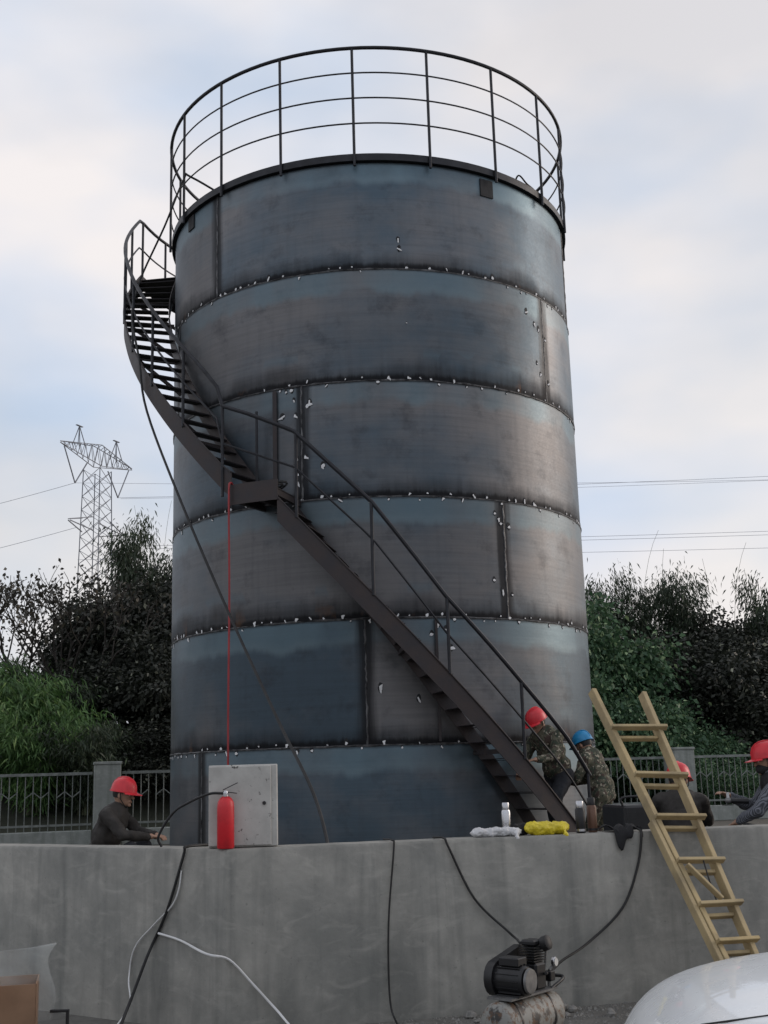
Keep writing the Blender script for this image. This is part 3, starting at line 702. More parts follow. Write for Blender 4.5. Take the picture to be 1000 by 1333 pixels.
for k in range(4):
    c = cyl(-24 + k * 0.7, 3.4 - .06 * k, LZ + .03 + .025 * k)
    g.tube([c + Vector((math.cos(t) * (.17 + .03 * math.sin(3 * t + k)), math.sin(t) * .14, .02 * math.sin(2 * t + k) + .02)) for t in frange(0, 6.1, 22)], 0.014, 6)
tag(part('cable_coil', g, 'black', None, 60), 'loose black cable coil lying on the stair landing', 'cable')
g = MB(); g.tube(spline([cyl(47, 2.7, RIM + .12), cyl(46, 2.83, RIM + .23), cyl(49, 2.85, RIM + .16), cyl(54, 2.82, RIM + .14), cyl(56, 2.6, RIM + .10)], 6), 0.012, 6)
tag(part('roof_cable', g, 'black', None, 60), 'short black cable lying over the right rim of the tank', 'cable')

# ------------------------------------------------------------------ fence and pillars
def fence(xa, xb, label):
    o = thing('metal_fence', label, 'fence', (xa, fence_y(xa), ZI)); base = o.location.copy()
    a = Vector((xa, fence_y(xa), 0)); b = Vector((xb, fence_y(xb), 0)); d = (b - a).normalized(); L = (b - a).length
    def at(t, z): p = a + d * t; return Vector((p.x, p.y, z))
    def fp(name, mb, mat, bev=0): 
        q = part(name, mb, mat, o, 30, bev); q.location = -base; return q
    fp('dwarf_wall', MB().box(at(L / 2, ZI + .15), (L, 0.2, 0.30), Matrix.Rotation(math.atan2(d.y, d.x), 3, 'Z')), 'pillar', 0.01)
    zt, zb = 1.735, 0.86
    fp('top_rail', MB().beam(at(0, zt), at(L, zt), 0.05, 0.05), 'fence'); fp('bottom_rail', MB().beam(at(0, zb), at(L, zb), 0.035, 0.035), 'fence')
    n = int(L / 0.132); bar_me = MB().tube([(0, 0, 0.0), (0, 0, zt - 0.025 - ZI - 0.30)], 0.0095, 6).mesh('bar', 60); q = []
    for i in range(n):
        p = at((i + 0.5) * L / n, ZI + 0.30)
        k = link('bar', bar_me, 'fence', o); k.location = p - base
        q.append(at((i + 0.5) * L / n, 1.36 + (0.075 if i % 2 else -0.03)))
    for i in range(0, n - 1):
        if i % 4 == 3: continue
        z = MB().beam(q[i], q[i + 1], 0.012, 0.016); fp('scroll', z, 'fence')
    return o
def pillar(x, label, w=0.42, dx=0.0):
    y = fence_y(x); g = MB(); rz = Matrix.Rotation(0.27, 3, 'Z')
    o = thing('concrete_pillar', label, 'pillar', (x, y, ZI), 0.27)
    part('shaft', MB().box((0, 0, 0.71), (w, w, 1.42), None), 'pillar', o, 30, 0.012)
    part('cap', MB().box((0, 0, 1.445), (w + 0.03, w + 0.03, 0.05), None), 'pillar', o, 30, 0.008)
    return o
pillar(-5.07, 'square grey concrete fence pillar left of the tank', 0.46); pillar(5.85, 'square grey concrete fence pillar right of the tank, behind the ladder', 0.46)
fence(-10.6, -5.32, 'grey metal bar fence left of the left concrete pillar')
fence(-4.82, 5.60, 'grey metal bar fence passing behind the tank')
fence(6.10, 13.6, 'grey metal bar fence at the right, behind the seated workers')

# ------------------------------------------------------------------ vegetation
def leaf_mesh(name, c, d, s, ln, wd_, seed=0):
    """diamond leaves: c base points, d unit direction, s unit side, ln length, wd_ half width"""
    N = len(c); rs = np.random.RandomState(seed)
    v = np.empty((N, 4, 3)); nrm = np.cross(d, s)
    v[:, 0] = c; mid = c + d * (ln * 0.45)[:, None]
    v[:, 1] = mid + s * wd_[:, None]; v[:, 2] = c + d * ln[:, None] - np.array([0, 0, 1.0]) * (ln * 0.18)[:, None]; v[:, 3] = mid - s * wd_[:, None]
    me = bpy.data.meshes.new(name); me.vertices.add(N * 4); me.vertices.foreach_set('co', v.reshape(-1))
    me.loops.add(N * 4); me.loops.foreach_set('vertex_index', np.arange(N * 4, dtype=np.int32))
    me.polygons.add(N); me.polygons.foreach_set('loop_start', np.arange(0, N * 4, 4, dtype=np.int32))
    me.update(calc_edges=True)
    a = me.attributes.new('rnd', 'FLOAT_COLOR', 'POINT'); rc = np.ones((N, 4, 4)); rr = rs.rand(N, 2); rc[:, :, 0] = rr[:, :1]; rc[:, :, 1] = rr[:, 1:]
    a.data.foreach_set('color', rc.reshape(-1)); return me
def unit(a): return a / np.maximum(1e-9, np.linalg.norm(a, axis=1))[:, None]
def crown(name, seed, rx, ry, rz, ncl, per, ln, asp, spread=0.3, droop=0.3, fill=0.5):
    rs = np.random.RandomState(seed)
    u = unit(rs.normal(size=(ncl, 3))); u[:, 2] = np.abs(u[:, 2]) * rs.choice([1, 1, 1, -0.7], ncl)
    rad = fill + (1 - fill) * rs.rand(ncl) ** 0.6
    lump = 1 + 0.28 * np.sin(u[:, 0] * 4 + seed) * np.cos(u[:, 1] * 5 + seed * 2) + 0.15 * rs.normal(size=ncl)
    cc = u * (rad * lump)[:, None] * np.array([rx, ry, rz])
    N = ncl * per; ci = np.repeat(np.arange(ncl), per)
    sp = (spread * (0.6 + 0.8 * rs.rand(ncl)))[ci][:, None]
    off = rs.normal(size=(N, 3)) * sp * np.array([1, 1, 0.75]); c = cc[ci] + off
    d = unit(unit(off) * 0.8 + rs.normal(size=(N, 3)) * 0.6 + u[ci] * 0.4 + np.array([0, 0, -droop]))
    s = unit(np.cross(d, unit(rs.normal(size=(N, 3)))))
    L = ln * (0.6 + 0.8 * rs.rand(N)); return leaf_mesh(name, c, d, s, L, L * asp, seed)
def plume_crown(name, seed, nst, H, spreadr, per, ln, asp, arch=0.5, bare=0.25):
    """bamboo: culms arching out from one root with hanging narrow leaves"""
    rs = np.random.RandomState(seed); C = []; D = []; culms = []
    for k in range(nst):
        a = rs.rand() * 6.283; h = H * (0.6 + 0.4 * rs.rand()); lean = spreadr * (0.3 + 0.7 * rs.rand())
        b = np.array([math.cos(a), math.sin(a), 0.0]); r0 = b * 0.25 * rs.rand()
        ts = np.linspace(0, 1, 12); pts = [r0 + b * lean * t ** 2.2 + np.array([0, 0, h * (t - arch * 0.35 * t ** 3)]) for t in ts]; culms.append([tuple(p) for p in pts])
        t = bare + (1 - bare) * rs.rand(per) ** 0.8; P = r0 + b * (lean * t ** 2.2)[:, None] + np.stack([0 * t, 0 * t, h * (t - arch * 0.35 * t ** 3)], 1)
        P = P + rs.normal(size=(per, 3)) * np.array([0.22, 0.22, 0.16]) * (0.5 + H / 8); C.append(P)
        dd = rs.normal(size=(per, 3)) * np.array([0.7, 0.7, 0.3]) + b * 0.4 + np.array([0, 0, -0.75]); D.append(dd)
    c = np.concatenate(C); d = unit(np.concatenate(D)); s = unit(np.cross(d, unit(rs.normal(size=d.shape)))); L = ln * (0.6 + 0.8 * rs.rand(len(c)))
    return leaf_mesh(name, c, d, s, L, L * asp, seed), culms
def limb_trunk(seed, H, r0, nl=7, spread=1.2):
    rs = random.Random(seed); g = MB()
    top = Vector((rs.uniform(-.3, .3), rs.uniform(-.3, .3), H * .75))
    g.tube(spline([(0, 0, -0.3), (rs.uniform(-.1, .1), rs.uniform(-.1, .1), H * .35), top], 5), [r0 * (1 - .07 * i) for i in range(11)], 7)
    for k in range(nl):
        t = rs.uniform(.25, .9); b = Vector((0, 0, 0)).lerp(top, t); a = rs.uniform(0, 6.28); e = b + Vector((math.cos(a) * spread, math.sin(a) * spread, H * rs.uniform(.12, .4))) * rs.uniform(.6, 1)
        m = b.lerp(e, .5) + Vector((0, 0, .12)); g.tube(spline([b, m, e], 4), [r0 * .45 * (1 - .095 * i) for i in range(9)], 5)
    return g.mesh('trunk', 60)
SH = []      # shrub prototypes: (crown mesh, trunk mesh)
for k in range(4):
    SH.append((crown('crown', 10 + k, 1.35, 1.25, 1.35, 120, 140, 0.105, 0.27, 0.22, 0.3, 0.35), limb_trunk(k, 2.0, 0.07, 9, 1.0)))
VN = [(crown('crown', 30 + k, 1.2, 0.9, 0.9, 110, 150, 0.092, 0.30, 0.18, 0.5, 0.42), limb_trunk(9 + k, 1.2, 0.05, 9, .9)) for k in range(2)]
BM = []
for k in range(3):
    me, cu = plume_crown('crown', 50 + k, 30, 3.2, 1.7, 480, 0.165, 0.085, 0.9, 0.15); g = MB()
    for c in cu: g.tube(c, [0.018 * (1 - .07 * i) for i in range(len(c))], 5)
    BM.append((me, g.mesh('stems', 60)))
TB = []     # tall dark bamboo tufts on the crest
for k in range(3):
    me, cu = plume_crown('crown', 70 + k, 9, 4.6, 0.9, 760, 0.13, 0.12, 0.7, 0.5); g = MB()
    for c in cu: g.tube(c, [0.02 * (1 - .07 * i) for i in range(len(c))], 5)
    TB.append((me, g.mesh('stems', 60)))
def shrub(name, proto, x, y, z, s, rz, lm, label, group, sub='trunk', sm='bark', zoff=0.0, cat='shrub'):
    o = thing(name, label, cat, (x, y, z), rz, group); o.scale = s if isinstance(s, tuple) else (s, s, s)
    cme = proto[0]; key = cme.name + lm
    if key not in MATS:
        c = cme.copy(); c.materials.clear(); c.materials.append(M[lm]); MATS[key] = c
    k = link('crown', MATS[key], None, o); k.location = (0, 0, zoff)
    link(sub, proto[1], sm, o); return o
def dark(i, x, y, top, s, label, lm='leaf_dark', cat='shrub'):
    z = hill_z(x, y); H = top - z; sz = H / 3.15
    return shrub('leafy_shrub' if cat == 'shrub' else 'leafy_tree', SH[i % 4], x, y, z, (s, s, sz), i * 1.3, lm, label, 'trees and shrubs on the bank', zoff=1.30, cat=cat)
# left bank
L_ = [(-4.1, 29.2, 6.9, 1.25, 'dark leafy tree just left of the tank, partly hidden by it', 'tree'), (-5.6, 30.0, 7.2, 1.3, 'tall dark leafy tree left of the tank below the hanging cable', 'tree'),
      (-6.9, 30.2, 6.8, 1.2, 'tall dark tree at the crest, in front of the pylon', 'tree'), (-7.75, 30.8, 6.3, 1.1, 'dark shrub below the sparse bare-branched tree', 'shrub'),
      (-5.0, 27.6, 5.4, 1.25, 'dark shrub close to the left side of the tank above the fence', 'shrub'), (-6.4, 27.9, 4.9, 1.1, 'dark shrub in the middle of the left bank', 'shrub'),
      (-9.6, 31.5, 4.2, 1.2, 'dark shrub at the far left edge of the bank', 'shrub'), (-3.2, 26.2, 3.6, 1.0, 'low dark shrub behind the fence, half hidden by the tank', 'shrub'),
      (-5.2, 25.6, 2.9, 0.9, 'low dark shrub above the left concrete pillar', 'shrub'), (-11.3, 30.0, 4.2, 1.3, 'dark shrub outside the left bamboo', 'shrub'),
      (-2.2, 29.8, 5.6, 1.3, 'dark shrub behind the left half of the tank', 'shrub')]
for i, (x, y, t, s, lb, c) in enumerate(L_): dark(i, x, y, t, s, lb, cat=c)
B_ = [(-8.4, 24.9, 1.12, 'bright green bamboo clump at the left edge behind the fence', 'leaf_bamboo'), (-7.2, 24.4, 0.98, 'light green drooping bamboo clump behind the left fence', 'leaf_bamboo'),
      (-6.2, 24.6, 0.80, 'small green bamboo clump next to the left concrete pillar', 'leaf_bamboo_dark'), (-9.6, 25.3, 1.15, 'green bamboo clump beyond the left edge', 'leaf_bamboo'), (-7.7, 26.6, 0.88, 'grey-green bamboo clump above the bright green ones', 'leaf_bamboo_dark'),
      (-8.9, 27.2, 0.92, 'dark bamboo clump at the left edge under the bare tree', 'leaf_bamboo_dark')]
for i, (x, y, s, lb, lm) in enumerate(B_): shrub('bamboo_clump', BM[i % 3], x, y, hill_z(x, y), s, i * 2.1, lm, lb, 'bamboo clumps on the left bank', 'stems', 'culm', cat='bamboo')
# right bank
Rt = [(4.2, 31.0, 5.0, 1.2, 'dark shrub peeping out right beside the tank', 'shrub'), (5.6, 31.4, 4.7, 1.2, 'dark shrub under the first bamboo tuft right of the tank', 'shrub'), (7.0, 31.6, 4.9, 1.2, 'dark shrub under the middle bamboo tuft', 'shrub'),
      (8.6, 31.6, 6.1, 1.2, 'loose-leaved shrub at the crest of the right bank', 'shrub'), (10.0, 32.0, 5.9, 1.25, 'dark shrub at the crest near the right edge', 'shrub'), (11.8, 32.2, 5.6, 1.3, 'dark shrub beyond the right edge of the crest', 'shrub'),
      (6.2, 29.4, 4.9, 1.2, 'dark shrub half way up the right bank beside the tank', 'shrub'), (7.9, 29.6, 5.0, 1.25, 'dark shrub in the middle of the right bank', 'shrub'), (9.6, 29.8, 5.1, 1.25, 'dark shrub half way up at the right edge', 'shrub'), (11.4, 30.2, 5.0, 1.3, 'dark shrub half way up beyond the right edge', 'shrub'),
      (8.9, 28.0, 3.6, 1.2, 'low dark shrub above the right fence', 'shrub'), (10.6, 28.4, 3.6, 1.2, 'low dark shrub above the head of the rightmost worker', 'shrub'), (2.4, 30.4, 5.6, 1.3, 'dark shrub behind the right half of the tank', 'shrub'), (0.2, 30.0, 5.6, 1.3, 'dark shrub straight behind the tank', 'shrub')]
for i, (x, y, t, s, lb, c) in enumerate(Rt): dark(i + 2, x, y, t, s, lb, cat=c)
V_ = [(4.75, 27.0, 1.15, 'vine-covered green shrub between tank and ladder top', 0.0), (5.7, 27.3, 1.15, 'vine-covered green shrub behind the top of the ladder', 0.0), (6.6, 27.0, 0.85, 'low bluish-green vine shrub right of the ladder', 0.0), (7.5, 27.2, 0.72, 'low trailing vine shrub behind the right fence', 0.0),
      (5.0, 28.6, 1.35, 'tall vine-covered shrub beside the right edge of the tank', 0.6), (7.4, 26.0, 0.5, 'small ground-hugging vine at the foot of the right fence', 0.0), (6.6, 25.9, .55, 'small leafy vine next to the right concrete pillar', 0.0)]
for i, (x, y, s, lb, zo) in enumerate(V_): shrub('vine_shrub', VN[i % 2], x, y, hill_z(x, y), (s, s, s * 1.15), i * 1.7, 'leaf_vine', lb, 'vine shrubs on the right bank', zoff=0.85 + zo)
T_ = [(5.65, 31.2, 7.25, 'dark bamboo tuft touching the right side of the tank', 1.0), (6.6, 31.3, 6.65, 'rounded bamboo tuft second from the tank on the right crest', 0.8), (7.75, 31.4, 7.05, 'tallest rounded bamboo tuft on the right crest', 1.0), (10.3, 31.2, 7.1, 'bamboo tuft cut by the right edge of the picture', 1.1), (-6.5, 30.6, 8.8, 'arching bamboo tuft on the left crest below the pylon', 1.1), (-5.0, 30.4, 7.9, 'bamboo tuft next to the left side of the tank', 1.0)]
for i, (x, y, t, lb, s) in enumerate(T_):
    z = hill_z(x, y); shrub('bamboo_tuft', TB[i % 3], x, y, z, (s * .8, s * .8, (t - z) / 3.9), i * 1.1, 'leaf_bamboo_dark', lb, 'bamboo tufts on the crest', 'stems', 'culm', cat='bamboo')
# bare arching bamboo canes rising above the crests
for i, (x, h, lean) in enumerate([(6.6, 7.7, .7), (7.2, 7.2, .2), (9.0, 7.3, .6), (8.6, 6.9, -.2), (-6.0, 8.9, .3), (-5.6, 9.1, .2), (-5.2, 9.0, .1), (-6.4, 8.8, -.3)]):
    y = 31.0; z = hill_z(x, y); pts = [(x + lean * t ** 3, y, z + (h - z) * (t - .10 * t ** 4) / .9) for t in frange(0, 1, 12)]
    if abs(lean) > .8: pts += [(x + lean * 1.25, y, h - .12), (x + lean * 1.5, y, h - .5)]
    tag(part('bamboo_cane', MB().tube(pts, [0.007 - .0003 * k for k in range(len(pts))], 5), 'culm', None, 60), 'bare thin bamboo cane rising above the %s' % ('right crest' if x > 0 else 'left crest beside the tank'), 'bamboo', 'bare canes right' if x > 0 else 'bare canes left')
# sparse tree on the left
sp = thing('sparse_tree', 'half-bare tree with thin twigs at the left, in front of the pylon', 'tree', (-7.6, 27.6, hill_z(-7.6, 27.6)))
rs = random.Random(21); tw = MB(); tips = []
def grow(p, d, L, r, depth):
    q = p + d * L; m = p.lerp(q, .5) + Vector((rs.uniform(-1, 1), rs.uniform(-1, 1), rs.uniform(-.3, .6))) * L * .08
    tw.tube(spline([p, m, q], 3), [r * (1 - .05 * i) for i in range(7)], 5)
    if depth <= 2: tips.extend([m, q, p.lerp(q, .75)])
    if depth == 0: return
    for k in range(rs.choice((2, 3, 3))):
        nd = (d + Vector((rs.uniform(-.75, .75), rs.uniform(-.6, .6), rs.uniform(-.25, .55)))).normalized(); grow(q if k else m.lerp(q, .6), nd, L * rs.uniform(.62, .82), r * .62, depth - 1)
for a in range(5):
    d = Vector((math.cos(a * 1.26 + .4) * .55 - .1, math.sin(a * 1.26) * .4, 1)).normalized(); grow(Vector((0, 0, -0.2)), d, 1.75, .055, 4)
part('trunk', tw, 'bark', sp, 60)
tp = np.array([tuple(t) for t in tips]); nr = np.random.RandomState(8); idx = nr.choice(len(tp), 1500); c = tp[idx] + nr.normal(size=(1500, 3)) * .09
d = unit(nr.normal(size=(1500, 3)) + np.array([0, 0, -.5])); s_ = unit(np.cross(d, unit(nr.normal(size=d.shape)))); L = .12 * (.6 + .7 * nr.rand(1500))
link('crown', leaf_mesh('crown', c, d, s_, L, L * .32, 3), 'leaf_sparse', sp)

# ------------------------------------------------------------------ pylon and wires
PB = Vector((-41.8, 168.0, 0)); ad = Vector((6.5, 16.6, 0)).normalized(); an = Vector((ad.y, -ad.x, 0))
py = thing('lattice_pylon', 'distant steel lattice power pylon above the trees on the left', 'pylon', (PB.x, PB.y, 0)); PR = .06
def pp(a, b, z): return PB + ad * a + an * b + Vector((0, 0, z))
def ppart(name, g):
    o = part(name, g, 'pylon', py, None); o.location = -PB; return o
g = MB(); zs = frange(14, 46, 17); hw = lambda z: 2.0 - (z - 14) * 0.018
for s1 in (-1, 1):
    for s2 in (-1, 1):
        leg = MB().beam(pp(s1 * 4.2, s2 * 4.2, 0), pp(s1 * hw(14), s2 * hw(14), 14), .15, .15); leg.beam(pp(s1 * hw(14), s2 * hw(14), 14), pp(s1 * hw(46), s2 * hw(46), 46), .12, .12); ppart('leg', leg)
for i in range(len(zs) - 1):
    z0, z1 = zs[i], zs[i + 1]; w0, w1 = hw(z0), hw(z1)
    for s1 in (-1, 1):
        g.beam(pp(s1 * w0, -w0, z0), pp(s1 * w1, w1, z1), PR, PR); g.beam(pp(s1 * w0, w0, z0), pp(s1 * w1, -w1, z1), PR, PR)
        g.beam(pp(-w0, s1 * w0, z0), pp(w1, s1 * w1, z1), PR, PR); g.beam(pp(w0, s1 * w0, z0), pp(-w1, s1 * w1, z1), PR, PR)
for s1, s2 in ((1, 1), (-1, 1), (1, -1), (-1, -1)):
    for za, zb in ((0, 7), (7, 14)):
        f = lambda z: 4.2 - (4.2 - 2.0) * z / 14
        g.beam(pp(s1 * f(za), s2 * f(za), za), pp(-s1 * f(zb) if s2 > 0 else s1 * f(zb), s2 * f(zb) if s2 > 0 else -s2 * f(zb), zb), PR, PR)
ppart('bracing', g)
arm = MB(); AL = 8.9; hh = lambda t: 1.5 * (1 - abs(t) / AL) + .1
N = 12; ts = frange(-AL, AL, N * 2 + 1)
for b in (-.7, .7):
    for i in range(N * 2):
        t0, t1 = ts[i], ts[i + 1]; k0, k1 = (1 - abs(t0) / AL), (1 - abs(t1) / AL)
        arm.beam(pp(t0, b * k0, 48.2 + hh(t0)), pp(t1, b * k1, 48.2 + hh(t1)), .09, .09); arm.beam(pp(t0, b * k0, 48.2 - hh(t0)), pp(t1, b * k1, 48.2 - hh(t1)), .09, .09)
        sgn = 1 if i % 2 else -1; arm.beam(pp(t0, b * k0, 48.2 + sgn * hh(t0)), pp(t1, b * k1, 48.2 - sgn * hh(t1)), PR, PR)
    for i in range(N * 2): arm.beam(pp(ts[i], .7 * (1 - abs(ts[i]) / AL), 48.2 + hh(ts[i])), pp(ts[i + 1], -.7 * (1 - abs(ts[i + 1]) / AL), 48.2 + hh(ts[i + 1])), PR, PR)
ppart('crossarm', arm)
pk = MB()
for t in (-4.6, 4.6):
    for b in (-.5, .5): pk.beam(pp(t - .9, b, 48.6), pp(t, 0, 51.6), .1, .1); pk.beam(pp(t + .9, b, 48.6), pp(t, 0, 51.6), .1, .1)
    pk.beam(pp(t - .7, 0, 51.6), pp(t + .7, 0, 51.6), .3, .1)
ppart('earth_wire_peak', pk)
for t0, t1 in ((-8.0, -2.6), (8.0, 2.6)):
    ins = MB(); mid = (t0 + t1) / 2; ins.tube([pp(t0, 0, 47.8), pp(mid, 0, 43.0)], .10, 6); ins.tube([pp(t1, 0, 46.5), pp(mid, 0, 43.0)], .10, 6); ppart('insulator_string', ins)
def wire(a, b, sag, label, r=.03, grp='power lines right'):
    a, b = Vector(a), Vector(b); pts = [a.lerp(b, t) - Vector((0, 0, sag * 4 * t * (1 - t))) for t in frange(0, 1, 24)]
    tag(part('power_line', MB().tube(pts, r, 5), 'wire', None, 60), label, 'cable', grp)
ri = 'thin power line crossing the sky right of the tank, '
wire(pp(5.3, 0, 43.0), (150, 170, 45.4), 1.2, ri + 'uppermost'); wire(pp(5.3, .5, 42.8), (150, 171, 44.6), 1.2, ri + 'second from the top', .024)
wire(pp(-5.3, 0, 43.0), (150, 168, 42.4), 1.6, ri + 'third from the top', .024)
wire(pp(4.6, 0, 35.5), (150, 170, 35.6), 0.9, ri + 'third from the bottom'); wire(pp(4.6, .5, 35.0), (150, 170, 35.0), 0.9, ri + 'second from the bottom')
wire(pp(-4.6, .3, 32.0), (150, 169, 32.4), 0.9, ri + 'lowest', .028)
wire(pp(-5.3, 0, 43.0), (-110, 150, 27.0), 1.5, 'faint power line sloping down to the left from the pylon, upper one', .034, 'power lines left'); wire(pp(-5.3, .5, 36.5), (-110, 150, 21.5), 1.5, 'faint power line sloping down to the left from the pylon, lower one', .034, 'power lines left')
la = MB(); 
for b in (-.5, .5): la.beam(pp(-6.4, b * .3, 37.6), pp(-2, b * 2, 38.6), .12, .12); la.beam(pp(-6.4, b * .3, 37.4), pp(-2, b * 2, 36.6), .12, .12)
for b in (-.5, .5): la.beam(pp(6.4, b * .3, 37.6), pp(2, b * 2, 38.6), .12, .12); la.beam(pp(6.4, b * .3, 37.4), pp(2, b * 2, 36.6), .12, .12)
ppart('lower_crossarm', la)

# ------------------------------------------------------------------ ladder
lad = thing('wooden_ladder', 'pale wooden plank ladder leaning over the concrete wall', 'ladder', (2.62, 9.14, GZ))
LF, LW = Vector((2.437, 9.199, 0)), Vector((2.109, 9.905, 1.10)); RF, RW = Vector((2.681, 9.319, 0)), Vector((2.452, 9.99, 1.093))
def lp(s): return LF + (LW - LF) * s
def rp_(s): return RF + (RW - RF) * s
ln_ = (LW - LF).cross(RF - LF).normalized()
if ln_.y > 0: ln_ = -ln_            # towards the camera
def lpart(name, g, bev=0.004): return rpart(lad, name, g, 'wood', 30, bev)
off = ln_ * 0.052
lpart('side_rail', MB().beam(lp(-.178) + off, lp(2.02) + off, 0.045, 0.085, tuple(ln_))); lpart('side_rail', MB().beam(rp_(-.178) + off, rp_(2.0) + off, 0.045, 0.085, tuple(ln_)))
lpart('side_rail', MB().beam(lp(-.178) + off - (RF - LF).normalized() * .047, lp(1.02) + off - (RF - LF).normalized() * .047, 0.04, 0.07, tuple(ln_)))
for a, b in ((1.69, 1.693), (1.331, 1.322), (1.027, 1.020), (0.729, 0.722), (0.448, 0.446), (0.223, 0.217), (-.03, -.03)):
    A, B = lp(a) + off, rp_(b) + off; e = (B - A).normalized()
    lpart('rung', MB().beam(A + ln_ * .058 - e * .03, B + ln_ * .058 + e * .05, 0.028, 0.062, tuple(ln_)))
    dn = (LF - LW).normalized() * .062
    lpart('rung', MB().beam(A - ln_ * .02 + dn + e * .024, B - ln_ * .02 + dn - e * .024, 0.028, 0.05, tuple(ln_)))
lpart('diagonal_brace', MB().beam(lp(.70) + off + ln_ * .058 + Vector((.03, 0, 0)), rp_(.47) + off + ln_ * .058 - Vector((.10, 0, 0)), .025, .05, tuple(ln_)))
tw_ = MB().tube(spline([rp_(.73).lerp(lp(.73), .45) + off + ln_ * .08, rp_(.6).lerp(lp(.6), .42) + off + ln_ * .03, rp_(.47).lerp(lp(.47), .4) + off], 5), .006, 5)
rpart(lad, 'tie_wire', tw_, 'black')

# ------------------------------------------------------------------ things on the wall top
def wall_pt(x, inset=0.14, z=WT):
    t = (x - WA.x) / wd.x; p = WA + wd * t + wn_ * inset; return Vector((p.x, p.y, z + 0.002))
wrz = math.atan2(wd.y, wd.x)
def flask(x, inset, h, r, mat, capmat, label):
    o = thing('vacuum_flask', label, 'flask', wall_pt(x, inset)); 
    part('body', MB().lathe([(r * .9, 0), (r, .008), (r, h * .72), (r * .82, h * .78)], n=20), mat, o, 40)
    part('cap', MB().lathe([(r * .78, h * .78), (r * .80, h * .80), (r * .80, h * .97), (r * .7, h)], n=20), capmat, o, 40)
    part('base_band', MB().lathe([(r * 1.02, .012), (r * 1.02, .03)], n=20), capmat, o, 40); return o
flask(0.955, .20, .255, .036, 'chrome', 'chrome', 'shiny steel vacuum flask behind the white bag on the wall')
flask(1.545, .13, .25, .040, 'blackmetal', 'chrome', 'black vacuum flask standing on the wall right of the yellow bag')
flask(1.66, .17, .27, .040, 'brown', 'blackmetal', 'brown vacuum flask with a dark lid on the wall')
def bundle(name, x0, x1, inset, r, mat, label, cat, seed, tail=True):
    a, b = wall_pt(x0, inset, WT + r * .80), wall_pt(x1, inset, WT + r * .80); g = MB(); rs = random.Random(seed); n = 9
    for i in range(n):
        t = i / (n - 1); p = a.lerp(b, t); g.ball(p + Vector((0, rs.uniform(-.004, .004), rs.uniform(-.002, .004))), ((b - a).length / n * 2.0, r * rs.uniform(1.0, 1.1), r * rs.uniform(.9, 1.0)))
    if tail:
        q = b + Vector((.0, -.03, 0)); g.ball(q + Vector((.01, -.02, -.01)), (.03, .05, .03)); g.ball(q + Vector((.012, -.075, -.055)), (.022, .02, .04))
    g2 = MB(); g2.v, g2.f = g.v, g.f
    o = remeshed(name, g2, mat, None, .006, 1, .034, .04); return tag(o, label, cat)
bundle('rolled_bag', .70, .99, .13, .038, 'whitebag', 'crumpled white plastic bag roll lying on the wall', 'bag', 1)
bundle('rolled_bag', 1.135, 1.385, .13, .056, 'yellowbag', 'bright yellow plastic bag lying on the wall', 'bag', 2)
bundle('cloth_roll', 1.02, 1.11, .20, .05, 'cloth', 'small dark cloth roll between the white and the yellow bag', 'cloth', 3, False)
# black cloth hanging over the wall near the ladder
g = MB(); nx_, ny_ = 16, 14; rs = random.Random(12)
for j in range(ny_):
    for i in range(nx_):
        u, v = i / (nx_ - 1), j / (ny_ - 1); t = 1.74 + u * .27 - .05 * v * (u - .7)
        s = v * (.34 + .12 * math.sin(u * 5.3 + .6) + .05 * math.sin(u * 13)); inset = .26 - s
        if inset > -.012: p = wall_pt(t, inset, WT + .012 + .035 * math.sin(u * 7 + v * 4) ** 2)
        else:
            p = wall_pt(t, -.014 - .012 * math.sin(u * 9) ** 2, WT + (inset + .012) * (0.55 + .5 * u))
        g.v.append(tuple(p))
for j in range(ny_ - 1):
    for i in range(nx_ - 1): g.f.append((j * nx_ + i, j * nx_ + i + 1, (j + 1) * nx_ + i + 1, (j + 1) * nx_ + i))
o = part('black_cloth', g, 'cloth', None, 60); md = o.modifiers.new('t', 'SOLIDIFY'); md.thickness = .006; md.offset = 1
tag(o, 'crumpled black cloth hanging over the wall edge left of the ladder', 'cloth')
# steel cabinet and fire extinguisher
cb = thing('steel_cabinet', 'scuffed off-white steel cabinet standing on the wall behind the extinguisher', 'cabinet', wall_pt(-1.09, .20), wrz * .3)
part('body', MB().box((0, 0, .305), (.52, .12, .605)), 'cabinet', cb, 30, .006)
part('door', MB().box((-.022, -.068, .305), (.47, .016, .585)), 'cabinet', cb, 30, .004)
part('lock', MB().lathe([(.014, 0), (.014, .012)], (.16, -.076, .32), 12, Matrix.Rotation(R_(90), 3, 'X')), 'blackmetal', cb)
ex = thing('fire_extinguisher', 'red fire extinguisher standing on the wall in front of the cabinet', 'extinguisher', wall_pt(-1.235, .068))
part('cylinder', MB().lathe([(.058, 0), (.064, .008), (.064, .30), (.060, .335), (.045, .362), (.024, .378)], n=28), 'red', ex, 40)
part('valve', MB().lathe([(.02, .375), (.02, .405), (.013, .42)], n=14), 'chrome', ex, 40)
part('handle', MB().beam((-.02, 0, .425), (.09, 0, .475), .018, .006).beam((-.02, 0, .412), (.085, 0, .398), .018, .006), 'blackmetal', ex)
part('gauge', MB().lathe([(.014, 0), (.014, .012)], (0, -.02, .39), 12, Matrix.Rotation(R_(90), 3, 'X')), 'chrome', ex)
part('hose', MB().tube(spline([(-.02, 0, .40), (-.12, -.0, .40), (-.26, .02, .35), (-.40, .05, .27), (-.52, .10, .10), (-.50, .12, .02)], 6), .010, 8), 'black', ex, 60)

